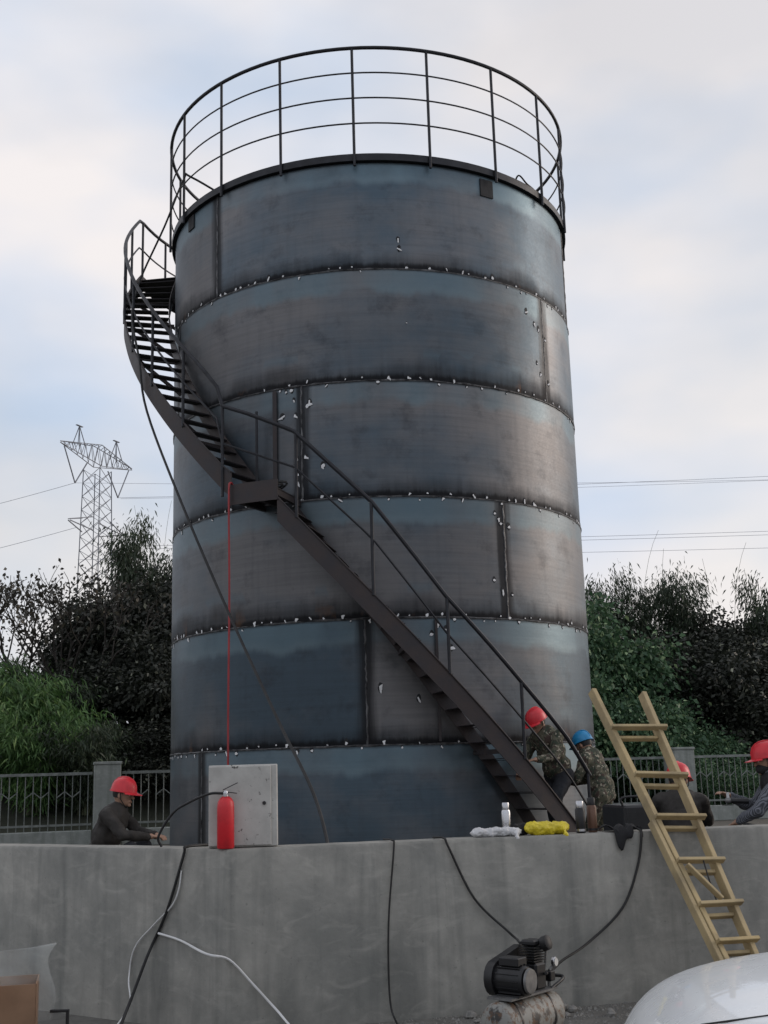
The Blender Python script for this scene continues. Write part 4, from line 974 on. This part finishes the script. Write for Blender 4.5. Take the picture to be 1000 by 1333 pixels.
# ------------------------------------------------------------------ cables over the wall
def ow(x, z, out=.02):
    t = (x - WA.x) / wd.x; p = WA + wd * t - wn_ * out; return Vector((p.x, p.y, z))
def owl(x, z, out=.02):
    t = (x - WA.x) / wl.x; p = WA + wl * t - wln * out; return Vector((p.x, p.y, z))
cable('black_cable', [ow(1.96, WT + .05, -.2), ow(1.98, WT + .02, -.03), ow(1.985, WT - .03), ow(1.93, .80), ow(1.78, .50), ow(1.46, .27, .08), (1.22, 9.3, .20), (1.08, 8.9, .18), (1.0, 8.4, .26), (.97, 8.22, .29)], .010, 'black', 'black cable looping from the black cloth down to the compressor')
cable('black_cable', [ow(.36, WT + .01, -.2), ow(.39, WT + .012, 0), ow(.42, WT - .06), ow(.60, .64), ow(.82, .40, .10), (.88, 9.2, .38), (.84, 8.7, .44), (.82, 8.3, .47)], .009, 'black', 'black cable running over the wall to the top of the compressor')
cable('black_cable', [ow(-.02, WT + .012, -.25), ow(-.01, WT + .012, 0), ow(-.005, WT - .05), ow(-.06, .50), ow(-.07, .0, .03), ow(-.05, GZ+.03, .10), (.05, 9.0, GZ+.012), (.3, 8.6, GZ+.012)], .007, 'black', 'thin black cable hanging down the middle of the wall')
cable('black_cable', [owl(-1.55, WT + .014, -.25), owl(-1.57, WT + .014, 0), owl(-1.58, WT - .05), owl(-1.72, .62), owl(-1.85, .30, .06), (-1.93, 8.95, .0), (-2.0, 8.75, GZ+.03), (-2.2, 7.9, GZ+.014)], .012, 'black', 'thick black cable draped over the wall left of the extinguisher')
cable('white_cable', [owl(-1.60, .92, .015), owl(-1.62, .78, .02), owl(-1.68, .66, .02), owl(-1.83, .52), owl(-2.0, .34), owl(-2.03, .12, .04), (-1.97, 9.2, -.02), (-2.12, 8.9, GZ+.02), (-2.5, 8.2, GZ+.012)], .006, 'whitecable', 'thin white cable curling down the wall beside the thick black cable')
cable('white_cable', [owl(-1.79, .46, .02), owl(-1.6, .42, .02), ow(-1.38, .36), ow(-1.22, .31), ow(-1.06, .14, .04), ow(-.9, -.04, .06), (-.7, 8.9, GZ+.03), (-.4, 8.5, GZ+.012), (0, 8.1, GZ + .012)], .009, 'whitecable', 'white cable running along the foot of the wall to the right')

# ------------------------------------------------------------------ compressor
cp = thing('air_compressor', 'grimy black belt-driven air compressor on the ground before the wall', 'compressor', (.81, 8.2, GZ), R_(50)); cp.scale = (.95, .95, 1.06)
# local x along the receiver
tk = MB().lathe([(.03, -.36), (.09, -.355), (.12, -.335), (.132, -.30), (.132, .30), (.12, .335), (.09, .355), (.03, .36)], (0, 0, .21), 28, Matrix.Rotation(R_(90), 3, 'Y'))
part('receiver', tk, 'comp', cp, 40)
for x in (-.2, .2): part('seam_band', MB().lathe([(.1345, -.008), (.1345, .008)], (x, 0, .21), 28, Matrix.Rotation(R_(90), 3, 'Y')), 'blackmetal', cp)
for x in (-.24, .24):
    for y in (-.11, .11): part('foot', MB().beam((x, y * .7, .12), (x, y * 1.2, .0), .04, .012, (1, 0, 0)), 'blackmetal', cp)
for y in (-.15, .15): part('wheel', MB().lathe([(.02, -.02), (.06, -.018), (.066, 0), (.06, .018), (.02, .02)], (-.30, y, .066), 20, Matrix.Rotation(R_(90), 3, 'X')), 'tyre', cp)
part('top_plate', MB().box((0, 0, .355), (.56, .20, .012)), 'greymetal', cp, 30)
mo = part('motor', MB().lathe([(.05, -.13), (.078, -.125), (.085, -.11), (.085, .10), (.078, .115), (.04, .12)], (-.13, -.02, .45), 24, Matrix.Rotation(R_(90), 3, 'X')), 'blackmetal', cp, 40)
for k in range(14):
    a = k * math.tau / 14; part('cooling_fin', MB().box((-.13 + .087 * math.cos(a), -.02, .45 + .087 * math.sin(a)), (.016, .18, .003), Matrix.Rotation(-a, 3, 'Y')), 'blackmetal', mo)
part('end_cover', MB().lathe([(.03, 0), (.075, .004), (.07, .02), (.02, .024)], (-.13, -.145, .45), 24, Matrix.Rotation(R_(90), 3, 'X')), 'greymetal', mo, 40)
part('capacitor_box', MB().box((-.13, -.02, .555), (.11, .16, .05)), 'blackmetal', mo, 30, .006)
part('motor_foot', MB().box((-.13, -.02, .364), (.15, .18, .012)), 'blackmetal', mo)
pu = part('pump', MB().box((.14, .0, .44), (.13, .14, .16)), 'blackmetal', cp, 30, .015)
for k in range(6): part('pump_fin', MB().box((.14, 0, .53 + k * .016), (.15 - .004 * k, .13, .006)), 'blackmetal', pu)
part('cylinder_head', MB().box((.14, 0, .635), (.12, .11, .035)), 'blackmetal', pu, 30, .01)
part('air_filter', MB().lathe([(.02, 0), (.045, .004), (.045, .05), (.03, .06)], (.19, -.06, .62), 18, Matrix.Rotation(R_(70), 3, 'X')), 'black', pu, 40)
fl = MB().lathe([(.10, -.012), (.118, -.016), (.118, .016), (.10, .012)], (.14, .115, .47), 28, Matrix.Rotation(R_(90), 3, 'X'))
part('flywheel', fl, 'greymetal', cp, 40)
gd = MB(); pts = [(.14 + .145 * math.cos(t), .155, .47 + .145 * math.sin(t)) for t in frange(-1.5, 1.5, 9)] + [(-.13 + .105 * math.cos(t), .155, .45 + .105 * math.sin(t)) for t in frange(1.6, 4.7, 9)]
n = len(pts); gd.v += pts + [(x, .09, z) for x, y, z in pts]; gd.f += [tuple(range(n)), tuple(range(2 * n - 1, n - 1, -1))] + [(i, i + n, (i + 1) % n + n, (i + 1) % n) for i in range(n)]
part('belt_guard', gd, 'blackmetal', cp, 40)
sw = part('pressure_switch', MB().box((.30, -.03, .42), (.06, .06, .06)), 'blackmetal', cp, 30, .006)
part('gauge', MB().lathe([(.03, 0), (.03, .018), (.026, .022)], (.335, -.045, .50), 18, Matrix.Rotation(R_(90), 3, 'X')), 'chrome', sw, 40)
part('gauge_face', MB().lathe([(.024, 0), (.024, .002)], (.335, -.069, .50), 18, Matrix.Rotation(R_(90), 3, 'X')), 'face', sw, 40)
part('fitting', MB().tube([(.30, -.03, .45), (.335, -.04, .475)], .010, 8).tube([(.29, -.03, .34), (.29, -.03, .40)], .012, 8), 'greymetal', sw)
part('delivery_pipe', MB().tube(spline([(.2, -.03, .60), (.28, -.02, .60), (.30, 0, .5), (.24, 0, .35)], 5), .008, 8), 'greymetal', cp, 60)
part('handle', MB().tube(spline([(.24, -.08, .355), (.40, -.08, .40), (.42, 0, .405), (.40, .08, .40), (.24, .08, .355)], 4), .011, 8), 'blackmetal', cp, 60)

# ------------------------------------------------------------------ cardboard box, rubble
bx = thing('cardboard_box', 'open brown cardboard box lined with clear film at the lower left', 'box', (-2.80, 8.6, GZ), R_(14)); bx.scale = (1.4, 1.4, 1.4)
part('carton', MB().box((0, -.15, .17), (.46, .006, .34)).box((0, .15, .17), (.46, .006, .34)).box((-.23, 0, .17), (.006, .306, .34)).box((.23, 0, .17), (.006, .306, .34)).box((0, 0, .004), (.46, .306, .006)), 'card', bx, 30)
part('flap', MB().beam((0, -.15, .34), (0, -.24, .44), .44, .005, (1, 0, 0)), 'card', bx); part('flap', MB().beam((-.23, 0, .34), (-.33, 0, .42), .29, .005, (0, 1, 0)), 'card', bx)
g = MB(); nn = 12
for j in range(nn):
    for i in range(nn):
        u, v = i / (nn - 1), j / (nn - 1); g.v.append((-.12 + .42 * u + .02 * math.sin(v * 8), .02 - .16 * math.sin(v * 1.4) + .02 * math.sin(u * 9 + v * 5), .10 + .38 * math.sin(v * 1.5) + .04 * u))
for j in range(nn - 1):
    for i in range(nn - 1): g.f.append((j * nn + i, j * nn + i + 1, (j + 1) * nn + i + 1, (j + 1) * nn + i))
fo = part('film_liner', g, 'clear', bx, 60); fo.modifiers.new('t', 'SOLIDIFY').thickness = .002
tag(part('black_bracket', MB().box((-2.28, 8.7, GZ + .13), (.018, .03, .26)).box((-2.335, 8.7, GZ + .26), (.13, .03, .018)), 'blackmetal', None, 30, .003), 'small black angle bracket beside the cardboard box', 'bracket')
rs = random.Random(33)
def rock(x, y, r, label, grp='rubble at the foot of the wall', mat='stone'):
    g = MB(); g.ball((0, 0, 0), (r, r * rs.uniform(.6, .9), r * rs.uniform(.45, .7)), 7, 5)
    g.v = [(a * rs.uniform(.75, 1.15), b * rs.uniform(.75, 1.15), c * rs.uniform(.75, 1.15)) for a, b, c in g.v]
    o = part('stone', g, mat, None, 25); o.location = (x, y, GZ + r * .35); o.rotation_euler = (0, 0, rs.uniform(0, 6)); return tag(o, label, 'stone', grp)
for k in range(26):
    t = rs.uniform(1.7, 4.2); ou = rs.uniform(.08, .9); p = onwall(t, ou, 0); rock(p.x, p.y, rs.uniform(.02, .07), 'small grey rubble stone at the foot of the wall right of the compressor')
p = onwall(3.35, .28, 0); rock(p.x, p.y, .12, 'largest pale rubble lump at the foot of the wall left of the ladder', None)
for k, (x0, y0, x1, y1, z, lb) in enumerate([(.98, 8.05, 2.0, 8.95, .02, 'pale plastic conduit lying before the wall, nearest one'), (1.0, 8.25, 2.1, 9.08, .02, 'pale plastic conduit lying before the wall, middle one'), (1.15, 8.55, 2.2, 9.2, .022, 'pale plastic conduit lying before the wall, farthest one')]):
    tag(part('conduit', MB().tube([(x0, y0, GZ + z), ((x0 + x1) / 2, (y0 + y1) / 2 + .03, GZ + z + .004), (x1, y1, GZ + z + .02)], .018, 8), 'pipe', None, 60), lb, 'pipe', 'conduits')
tag(part('timber_offcut', MB().box((1.95, 9.2, GZ + .06), (.5, .13, .03), Matrix.Rotation(.5, 3, 'Z') @ Matrix.Rotation(.12, 3, 'Y')), 'wood', None, 30, .004), 'short timber offcut lying by the ladder foot', 'timber')
N = 5000; nr = np.random.RandomState(4); t = nr.rand(N) * 4.2 + .6; ou = np.abs(nr.normal(size=N)) * .5 + .02; g = MB()
for k in range(1400):
    p = onwall(t[k], ou[k], 0); r = .006 + .014 * nr.rand(); a = nr.rand() * 6
    g.add([(p.x + r * math.cos(a), p.y + r * math.sin(a), GZ + .001), (p.x - r * math.sin(a), p.y + r * math.cos(a), GZ + .001), (p.x - r * .8 * math.cos(a + .5), p.y - r * .8 * math.sin(a + .5), GZ + .001), (p.x, p.y, GZ + .001 + r * .9)], [(0, 1, 3), (1, 2, 3), (2, 0, 3)])
o = part('gravel', g, 'stone', None, None); o['kind'] = 'stuff'; o['label'] = 'loose gravel and crumbs along the foot of the wall'; o['category'] = 'gravel'

# ------------------------------------------------------------------ people
def V(*a): return Vector(a)
def hand_mesh(mb, wr, el, side):
    d = (wr - el).normalized(); up = V(0, 0, 1); sd = d.cross(up); sd = sd.normalized() if sd.length > .1 else V(1, 0, 0); nm = sd.cross(d).normalized()
    pc = wr + d * .05; rot = Matrix((sd, nm, d)).transposed()
    mb.ball(pc, (.040, .017, .050), 12, 8, rot); mb.caps(wr - d * .02, wr + d * .02, .026, .030)
    for k, (o, L) in enumerate(((-.030, .066), (-.010, .076), (.010, .072), (.028, .058))):
        b = pc + sd * o + d * .040; m = b + d * L * .5 - nm * .008; t = m + d * L * .34 - nm * .026
        mb.caps(b, m, .0095, .009, 8); mb.caps(m, t, .009, .0075, 8)
    b = pc - sd * side * .034 - d * .015; m = b - sd * side * .028 + d * .028 - nm * .008; t = m + d * .030 - nm * .010; mb.caps(b, m, .012, .0105, 8); mb.caps(m, t, .0105, .0085, 8)
def person(label, loc, heading, J, hat, top, legs, vest=None, glasses=False, mask=False):
    """heading: direction the figure faces, degrees counter-clockwise from +X; local frame x right, y forward"""
    o = thing('person', label, 'person', loc, R_(heading - 90), 'workers on the site'); j = {k: Vector(v) for k, v in J.items() if k != 'tilt' and k != 'turn'}
    HR_ = Euler((-J.get('tilt', 0.0), 0, J.get('turn', 0.0)), 'XYZ').to_matrix(); H = j['head']
    def hp(x, y, z): return H + HR_ @ Vector((x, y, z))
    b = MB()
    b.ball(H, (.078, .096, .115), 20, 14, HR_); b.ball(hp(0, .022, -.062), (.058, .070, .062), 16, 10, HR_)
    b.caps(hp(0, .088, .012), hp(0, .112, -.026), .012, .017, 10); b.ball(hp(0, .094, -.066), (.026, .012, .010), 10, 6, HR_); b.ball(hp(0, .082, -.102), (.024, .018, .018), 10, 6, HR_)
    for s in (-1, 1): b.ball(hp(s * .080, -.006, -.010), (.012, .022, .034), 10, 8, HR_); b.ball(hp(s * .034, .080, -.012), (.020, .014, .014), 8, 6, HR_)
    b.caps(H + HR_ @ Vector((0, -.012, -.05)), j['neck'], .054, .060); b.caps(j['neck'], j['chest'], .075, .115); b.caps(j['chest'], j['waist'], .125, .110); b.caps(j['waist'], j['pelvis'], .112, .118)
    jk = MB(); tr = MB()
    side_ = (j['shR'] - j['shL']).normalized(); upv = (j['neck'] - j['waist']).normalized(); fwd = upv.cross(side_); brot = Matrix((side_, fwd, upv)).transposed()
    jk.ball(j['chest'].lerp(j['neck'], .25), (.198, .150, .19), 18, 12, brot); jk.ball(j['chest'].lerp(j['waist'], .45), (.180, .156, .18), 18, 12, brot); jk.ball(j['waist'].lerp(j['pelvis'], .45), (.185, .160, .16), 18, 12, brot)
    jk.caps(j['neck'].lerp(j['chest'], .1), j['neck'] + (H - j['neck']) * .30, .078, .070)
    for s in 'LR':
        sh, el, wr = j['sh' + s], j['el' + s], j['wr' + s]; b.caps(j['chest'].lerp(j['neck'], .6), sh, .06, .055); b.caps(sh, el, .052, .040); b.caps(el, wr, .040, .026); hand_mesh(b, wr, el, 1 if s == 'R' else -1)
        jk.caps(j['chest'].lerp(j['neck'], .55), sh, .085, .075); jk.caps(sh, el, .074, .060); jk.caps(el, el.lerp(wr, .93), .060, .044)
        hp_, kn, an_ = j['hip' + s], j['kn' + s], j['an' + s]; b.caps(j['pelvis'], hp_, .10, .09); b.caps(hp_, kn, .082, .055); b.caps(kn, an_, .052, .036)
        toe = j.get('toe' + s, an_ + V(0, .15, -.05)); b.caps(an_, toe, .036, .030)
        tr.caps(j['pelvis'], hp_, .128, .115); tr.caps(hp_, kn, .105, .075); tr.caps(kn, an_ + (kn - an_) * .06, .075, .062)
        sh_ = MB(); f = (toe - an_); sh_.caps(an_ + V(0, -.03, -.02), an_ + V(0, .02, -.035), .046, .045); sh_.caps(an_ + V(0, 0, -.045), toe + V(0, 0, .0), .044, .040); sh_.box(an_.lerp(toe, .45) * 1.0 + V(0, 0, -.055 - (an_.lerp(toe, .45).z - an_.z) * 1.0), (.086, .27, .022))
        remeshed('shoe', sh_, 'shoe', o, .012, 2)
    tr.ball(j['pelvis'], (.17, .13, .12))
    remeshed('body', b, 'skin', o, .0075, 2); remeshed('jacket', jk, top, o, .013, 4, .035, .09); remeshed('trousers', tr, legs, o, .014, 4, .03, .10)
    if vest:
        vs = MB(); vs.ball(j['chest'].lerp(j['neck'], .2), (.204, .166, .20), 18, 12, brot); vs.ball(j['chest'].lerp(j['waist'], .5), (.194, .172, .20), 18, 12, brot); vs.ball(j['waist'].lerp(j['pelvis'], .4), (.198, .176, .16), 18, 12, brot); vs.caps(j['neck'].lerp(j['chest'], .1), j['neck'] + (H - j['neck']) * .36, .086, .078)
        remeshed('vest', vs, vest, o, .013, 4, .03, .11)
    hr_ = MB(); hr_.ball(hp(0, -.014, .018), (.086, .100, .112), 18, 12, HR_); hr_.v = [v for v in hr_.v]; ho = part('hair', hr_, 'hair', o, 60)
    bm = bmesh.new(); bm.from_mesh(ho.data); inv = HR_.transposed()
    kill = [v for v in bm.verts if (lambda q: q.z < -.045 or (q.y > .045 and q.z < .05))(inv @ (v.co - H))]
    bmesh.ops.delete(bm, geom=kill, context='VERTS'); bm.to_mesh(ho.data); bm.free()
    for s in (-1, 1):
        part('eye', MB().ball(hp(s * .033, .086, -.002), (.014, .008, .009), 10, 6, HR_), 'eye', o, 60); part('pupil', MB().ball(hp(s * .033, .093, -.002), (.006, .003, .006), 8, 6, HR_), 'pupil', o, 60)
        part('eyebrow', MB().caps(hp(s * .018, .092, .022), hp(s * .050, .082, .024), .005, .004, 6), 'hair', o, 60)
    part('mouth', MB().caps(hp(-.020, .099, -.066), hp(.020, .099, -.066), .004, .004, 6), 'brown', o, 60)
    if mask:
        mm = MB(); mm.ball(hp(0, .035, -.065), (.068, .085, .058), 16, 10, HR_); part('face_mask', mm, 'strap', o, 60)
    # hard hat: dome with ridge, peak, brim and chin strap
    d = MB(); prof = [(.128, .028), (.124, .055), (.118, .085), (.102, .122), (.074, .150), (.038, .166), (.004, .170)]
    d.lathe([(.134, .022), (.134, .030)] + prof, H, 28, HR_, .90, 1.08)
    hh_ = part('helmet', d, hat, o, 50)
    pk_ = MB(); n = 15
    for i in range(n):
        a = R_(-68 + 136 * i / (n - 1)); 
        for rr, z in ((.126, .028), (.126 + .052 * math.cos(a * 1.15) + .008, .012), (.126 + .052 * math.cos(a * 1.15) + .008, .007), (.126, .020)):
            pk_.v.append(tuple(hp(math.sin(a) * rr * .90, math.cos(a) * rr * 1.08, z)))
    for i in range(n - 1):
        a, c = i * 4, i * 4 + 4
        for q in range(4): pk_.f.append((a + q, c + q, c + (q + 1) % 4, a + (q + 1) % 4))
    part('peak', pk_, hat, hh_, 40)
    part('ridge', MB().tube([hp(0, 1.06 * rr * s, zz + .004) for s, seq in ((1, prof), (-1, prof[::-1])) for rr, zz in seq][1:-1], .008, 6), hat, hh_, 60)
    for s in (-1, 1): part('chin_strap', MB().tube([hp(s * .098, .0, .03), hp(s * .090, .015, -.05), hp(s * .03, .055, -.122), hp(0, .06, -.128)], .005, 5), 'strap', hh_, 60)
    return o
squat = dict(anL=(-.14, 0, .09), anR=(.14, 0, .09), knL=(-.21, .27, .47), knR=(.21, .27, .47), hipL=(-.10, -.13, .29), hipR=(.10, -.13, .29), pelvis=(0, -.15, .31), waist=(0, -.12, .47), chest=(0, -.02, .70), neck=(0, .05, .86), head=(0, .10, 1.00),
             shL=(-.19, .0, .80), shR=(.19, .0, .80), elL=(-.25, .20, .60), elR=(.25, .20, .60), wrL=(-.10, .42, .58), wrR=(.10, .42, .58), tilt=.15)
bent = dict(anL=(-.11, .0, .09), anR=(.11, -.02, .09), knL=(-.12, .06, .48), knR=(.12, .05, .48), hipL=(-.10, -.10, .86), hipR=(.10, -.10, .86), pelvis=(0, -.10, .88), waist=(0, -.04, 1.02), chest=(0, .10, 1.20), neck=(0, .20, 1.32), head=(0, .28, 1.42),
            shL=(-.19, .14, 1.27), shR=(.19, .14, 1.27), elL=(-.24, .26, 1.03), elR=(.24, .26, 1.03), wrL=(-.15, .46, .96), wrR=(.15, .46, .96), tilt=.35)
# on the lowest steps, climbing
climb = dict(bent); climb.update(anL=(-.11, .19, .28), knL=(-.13, .24, .66), knR=(.12, .06, .49), hipL=(-.10, .06, .92), hipR=(.10, .04, .92), pelvis=(0, .05, .94), waist=(0, .10, 1.08), chest=(0, .20, 1.28), neck=(0, .28, 1.42), head=(0, .35, 1.52), shL=(-.19, .22, 1.36), shR=(.19, .22, 1.36), elL=(-.27, .36, 1.12), elR=(.26, .34, 1.10), wrL=(-.22, .58, 1.10), wrR=(.14, .52, .98), tilt=.42, toeL=(-.11, .34, .23))
pc_ = cyl(40.6, 3.20, 0)
person('worker in camouflage and red hard hat climbing the lowest steps', (pc_.x, pc_.y, z_low(41.6) - 0.098), 180 + 36, climb, 'red_hat', 'camo', 'navy')
pb = cyl(46.2, 3.42, 0)
bl = dict(bent); bl.update(turn=-.2, waist=(0, -.05, 1.02), chest=(0, .02, 1.22), neck=(0, .07, 1.36), head=(0, .12, 1.46), shL=(-.19, .03, 1.29), shR=(.19, .03, 1.29), elL=(-.25, .14, 1.05), elR=(.25, .14, 1.05), wrL=(-.17, .36, 1.0), wrR=(.17, .36, 1.0))
person('worker in light camouflage jacket and blue hard hat at the stair foot', (pb.x, pb.y, ZI), 150, bl, 'blue_hat', 'camo', 'camo').scale = (.955, .955, .955)
person('worker in dark jacket and red hard hat at the far left behind the wall', (-2.86, 12.5, ZI), -8, squat, 'red_hat', 'jacket', 'navy')
sm_ = dict(squat); sm_.update(head=(0, .09, .99), neck=(0, .05, .86), turn=-.35)
person('worker in dark brown jacket seen from behind the ladder, red hard hat', (2.74, 11.62, ZI), 78, sm_, 'red_hat', 'jacket', 'navy')
sr = dict(squat); sr.update(pelvis=(0, -.15, .41), hipL=(-.10, -.13, .39), hipR=(.10, -.13, .39), waist=(0, -.12, .57), chest=(0, -.03, .82), neck=(0, .03, .985), head=(0, .07, 1.095), shL=(-.20, .0, .94), shR=(.20, .0, .94), elL=(-.28, .22, .67), elR=(.24, .20, .68), wrL=(-.17, .38, .58), wrR=(.06, .42, .79), tilt=.12)
pr_ = person('worker in grey knit sleeves, black vest and red hard hat at the right edge', (3.62, 11.42, ZI), 170, sr, 'red_hat', 'knit', 'navy', 'blackvest', False, True); pr_.scale = (1.06, 1.06, 1.05)
# hand grinder held by the right-hand worker
gq = V(3.20, 11.33, 1.245); gr = thing('hand_grinder', 'small black hand tool with white end held by the rightmost worker', 'tool', gq)
part('motor_housing', MB().tube([(.10, 0, 0), (-.06, 0, .01)], .026, 12), 'blackmetal', gr, 40); part('gear_head', MB().ball((-.085, 0, .012), (.035, .03, .028)), 'greymetal', gr, 60)
part('disc', MB().lathe([(.055, -.002), (.055, .002)], (-.09, 0, -.03), 20), 'black', gr); part('side_handle', MB().tube([(-.085, 0, .03), (-.085, 0, .085)], .014, 10), 'whitebag', gr, 40)

# ------------------------------------------------------------------ welding machine in the yard
wm = thing('welding_machine', 'black box-shaped welding machine behind the wall left of the ladder', 'machine', (2.20, 11.5, ZI), R_(12))
part('housing', MB().box((0, 0, .45), (.28, .55, .66)), 'blackmetal', wm, 30, .02)
part('front_panel', MB().box((0, -.279, .55), (.24, .008, .34)), 'black', wm, 30)
for x in (-.12, .12):
    part('wheel', MB().lathe([(.03, -.02), (.075, -.018), (.08, 0), (.075, .018), (.03, .02)], (x, .2, .08), 20, Matrix.Rotation(R_(90), 3, 'Y')), 'tyre', wm); part('support_leg', MB().box((x, -.2, .06), (.03, .03, .12)), 'blackmetal', wm)
part('handle', MB().tube(spline([(-.12, -.2, .78), (-.12, -.2, .85), (.12, -.2, .85), (.12, -.2, .78)], 4), .012, 8), 'blackmetal', wm, 60)
for x in (-.06, .06): part('socket', MB().lathe([(.025, 0), (.025, .03)], (x, -.283, .42), 12, Matrix.Rotation(R_(90), 3, 'X')), 'greymetal', wm)

# ------------------------------------------------------------------ white car in the near right corner
car = thing('parked_car', 'white car whose bonnet fills the lower right corner', 'car', (3.05, 4.95, GZ), R_(170))
# local: +x is the front of the car.  stations along x with half width, sill, belt and deck heights
prof = [(2.18, .50, .40, .56, .60), (2.12, .66, .30, .64, .70), (2.02, .76, .24, .70, .80), (1.85, .82, .22, .76, .885), (1.55, .86, .22, .82, .945), (1.15, .875, .22, .86, .985), (.85, .88, .22, .88, 1.01),
        (.30, .885, .22, .90, 1.02), (-.6, .885, .22, .92, 1.04), (-1.3, .88, .22, .94, 1.06), (-1.75, .86, .26, .94, 1.05), (-2.05, .80, .32, .90, 1.00), (-2.18, .70, .40, .80, .88)]
g = MB(); ns = 17
for x, hw_, zs_, zb_, zd_ in prof:
    ring_ = []
    for k in range(ns):
        t = k / (ns - 1) * 2 - 1; a = abs(t); sg = 1 if t >= 0 else -1
        if a > .72: q = (a - .72) / .28; y, z = hw_ * (1 - .06 * q), zb_ + (zs_ - zb_) * q
        elif a > .55: q = (a - .55) / .17; y, z = hw_ * (.93 + .07 * math.sin(q * 1.57)), zd_ - .035 - (zd_ - .035 - zb_) * (1 - math.cos(q * 1.57))
        else: q = a / .55; y, z = hw_ * .93 * q, zd_ - .035 * q ** 2.5
        ring_.append((x, sg * y, z))
    g.v += ring_
m = len(prof)
for i in range(m - 1):
    for k in range(ns - 1): g.f.append((i * ns + k, i * ns + k + 1, (i + 1) * ns + k + 1, (i + 1) * ns + k))
    g.f.append((i * ns, (i + 1) * ns, (i + 1) * ns + ns - 1, i * ns + ns - 1))
g.f.append(tuple(range(ns - 1, -1, -1))); g.f.append(tuple((m - 1) * ns + k for k in range(ns)))
body = part('body', g, 'car', car, 60); sb_ = body.modifiers.new('s', 'SUBSURF'); sb_.levels = 1; sb_.render_levels = 2
gh = [(.92, .74, .985), (.25, .62, 1.40), (-.35, .61, 1.46), (-1.0, .62, 1.42), (-1.62, .72, 1.04)]
g = MB()
for x, y, z in gh: g.v += [(x, -y * (1.0 if z < 1.2 else .88), z), (x, 0, z + (.0 if z < 1.2 else .03)), (x, y * (1.0 if z < 1.2 else .88), z)]
g.v += [(.92, -.80, .96), (-1.62, -.80, .98), (.92, .80, .96), (-1.62, .80, .98)]
for i in range(4):
    for k in (0, 1): g.f.append((i * 3 + k, i * 3 + k + 1, i * 3 + 4 + k, i * 3 + 3 + k))
g.f += [(15, 0, 3, 6, 9, 12, 16), (17, 18, 14, 11, 8, 5, 2), (15, 17, 2, 1, 0), (16, 12, 13, 14, 18), (15, 16, 18, 17)]
part('window_glass', g, 'glass', car, 40)
part('roof', MB().box((-.38, 0, 1.455), (1.15, 1.06, .05)), 'car', car, 40, .02)
for s in (-1, 1):
    for a, b in (((.92, .76 * s, .99), (.22, .57 * s, 1.43)), ((-.38, .60 * s, 1.46), (-.38, .80 * s, .98)), ((-1.62, .74 * s, 1.03), (-.95, .57 * s, 1.44))): part('roof_pillar', MB().beam(a, b, .05, .06, (1, 0, 0) if a[0] == b[0] else (0, 1, 0)), 'car', car, 40)
    part('headlight', MB().ball((1.93, .58 * s, .66), (.13, .15, .07), 14, 8, Matrix.Rotation(-.5 * s, 3, 'Z')), 'lamp', car, 60); part('taillight', MB().ball((-2.08, .62 * s, .82), (.08, .16, .09)), 'red', car, 60)
    part('mirror', MB().ball((.70, .98 * s, 1.03), (.07, .11, .07)), 'car', car, 60)
    part('door_handle', MB().box((-.15, .889 * s, .82), (.18, .02, .025)), 'car', car, 30, .006)
    for x in (1.32, -1.30):
        wh = part('wheel', MB().lathe([(.10, -.10), (.27, -.10), (.31, -.08), (.315, 0), (.31, .08), (.27, .10), (.10, .10)], (x, .80 * s, .315), 32, Matrix.Rotation(R_(90), 3, 'X')), 'tyre', car, 40)
        part('rim', MB().lathe([(.02, -.004), (.19, -.004), (.20, .004), (.02, .012)], (x, .905 * s, .315), 24, Matrix.Rotation(R_(-90 * s), 3, 'X')), 'alloy', wh, 40)
part('bonnet_seam', MB().tube([(.98, .70, .985), (1.5, .685, .925), (1.86, .62, .862)], .004, 5), 'black', car)
part('grille', MB().box((2.16, 0, .48), (.05, .8, .12)), 'blackmetal', car, 30, .01)
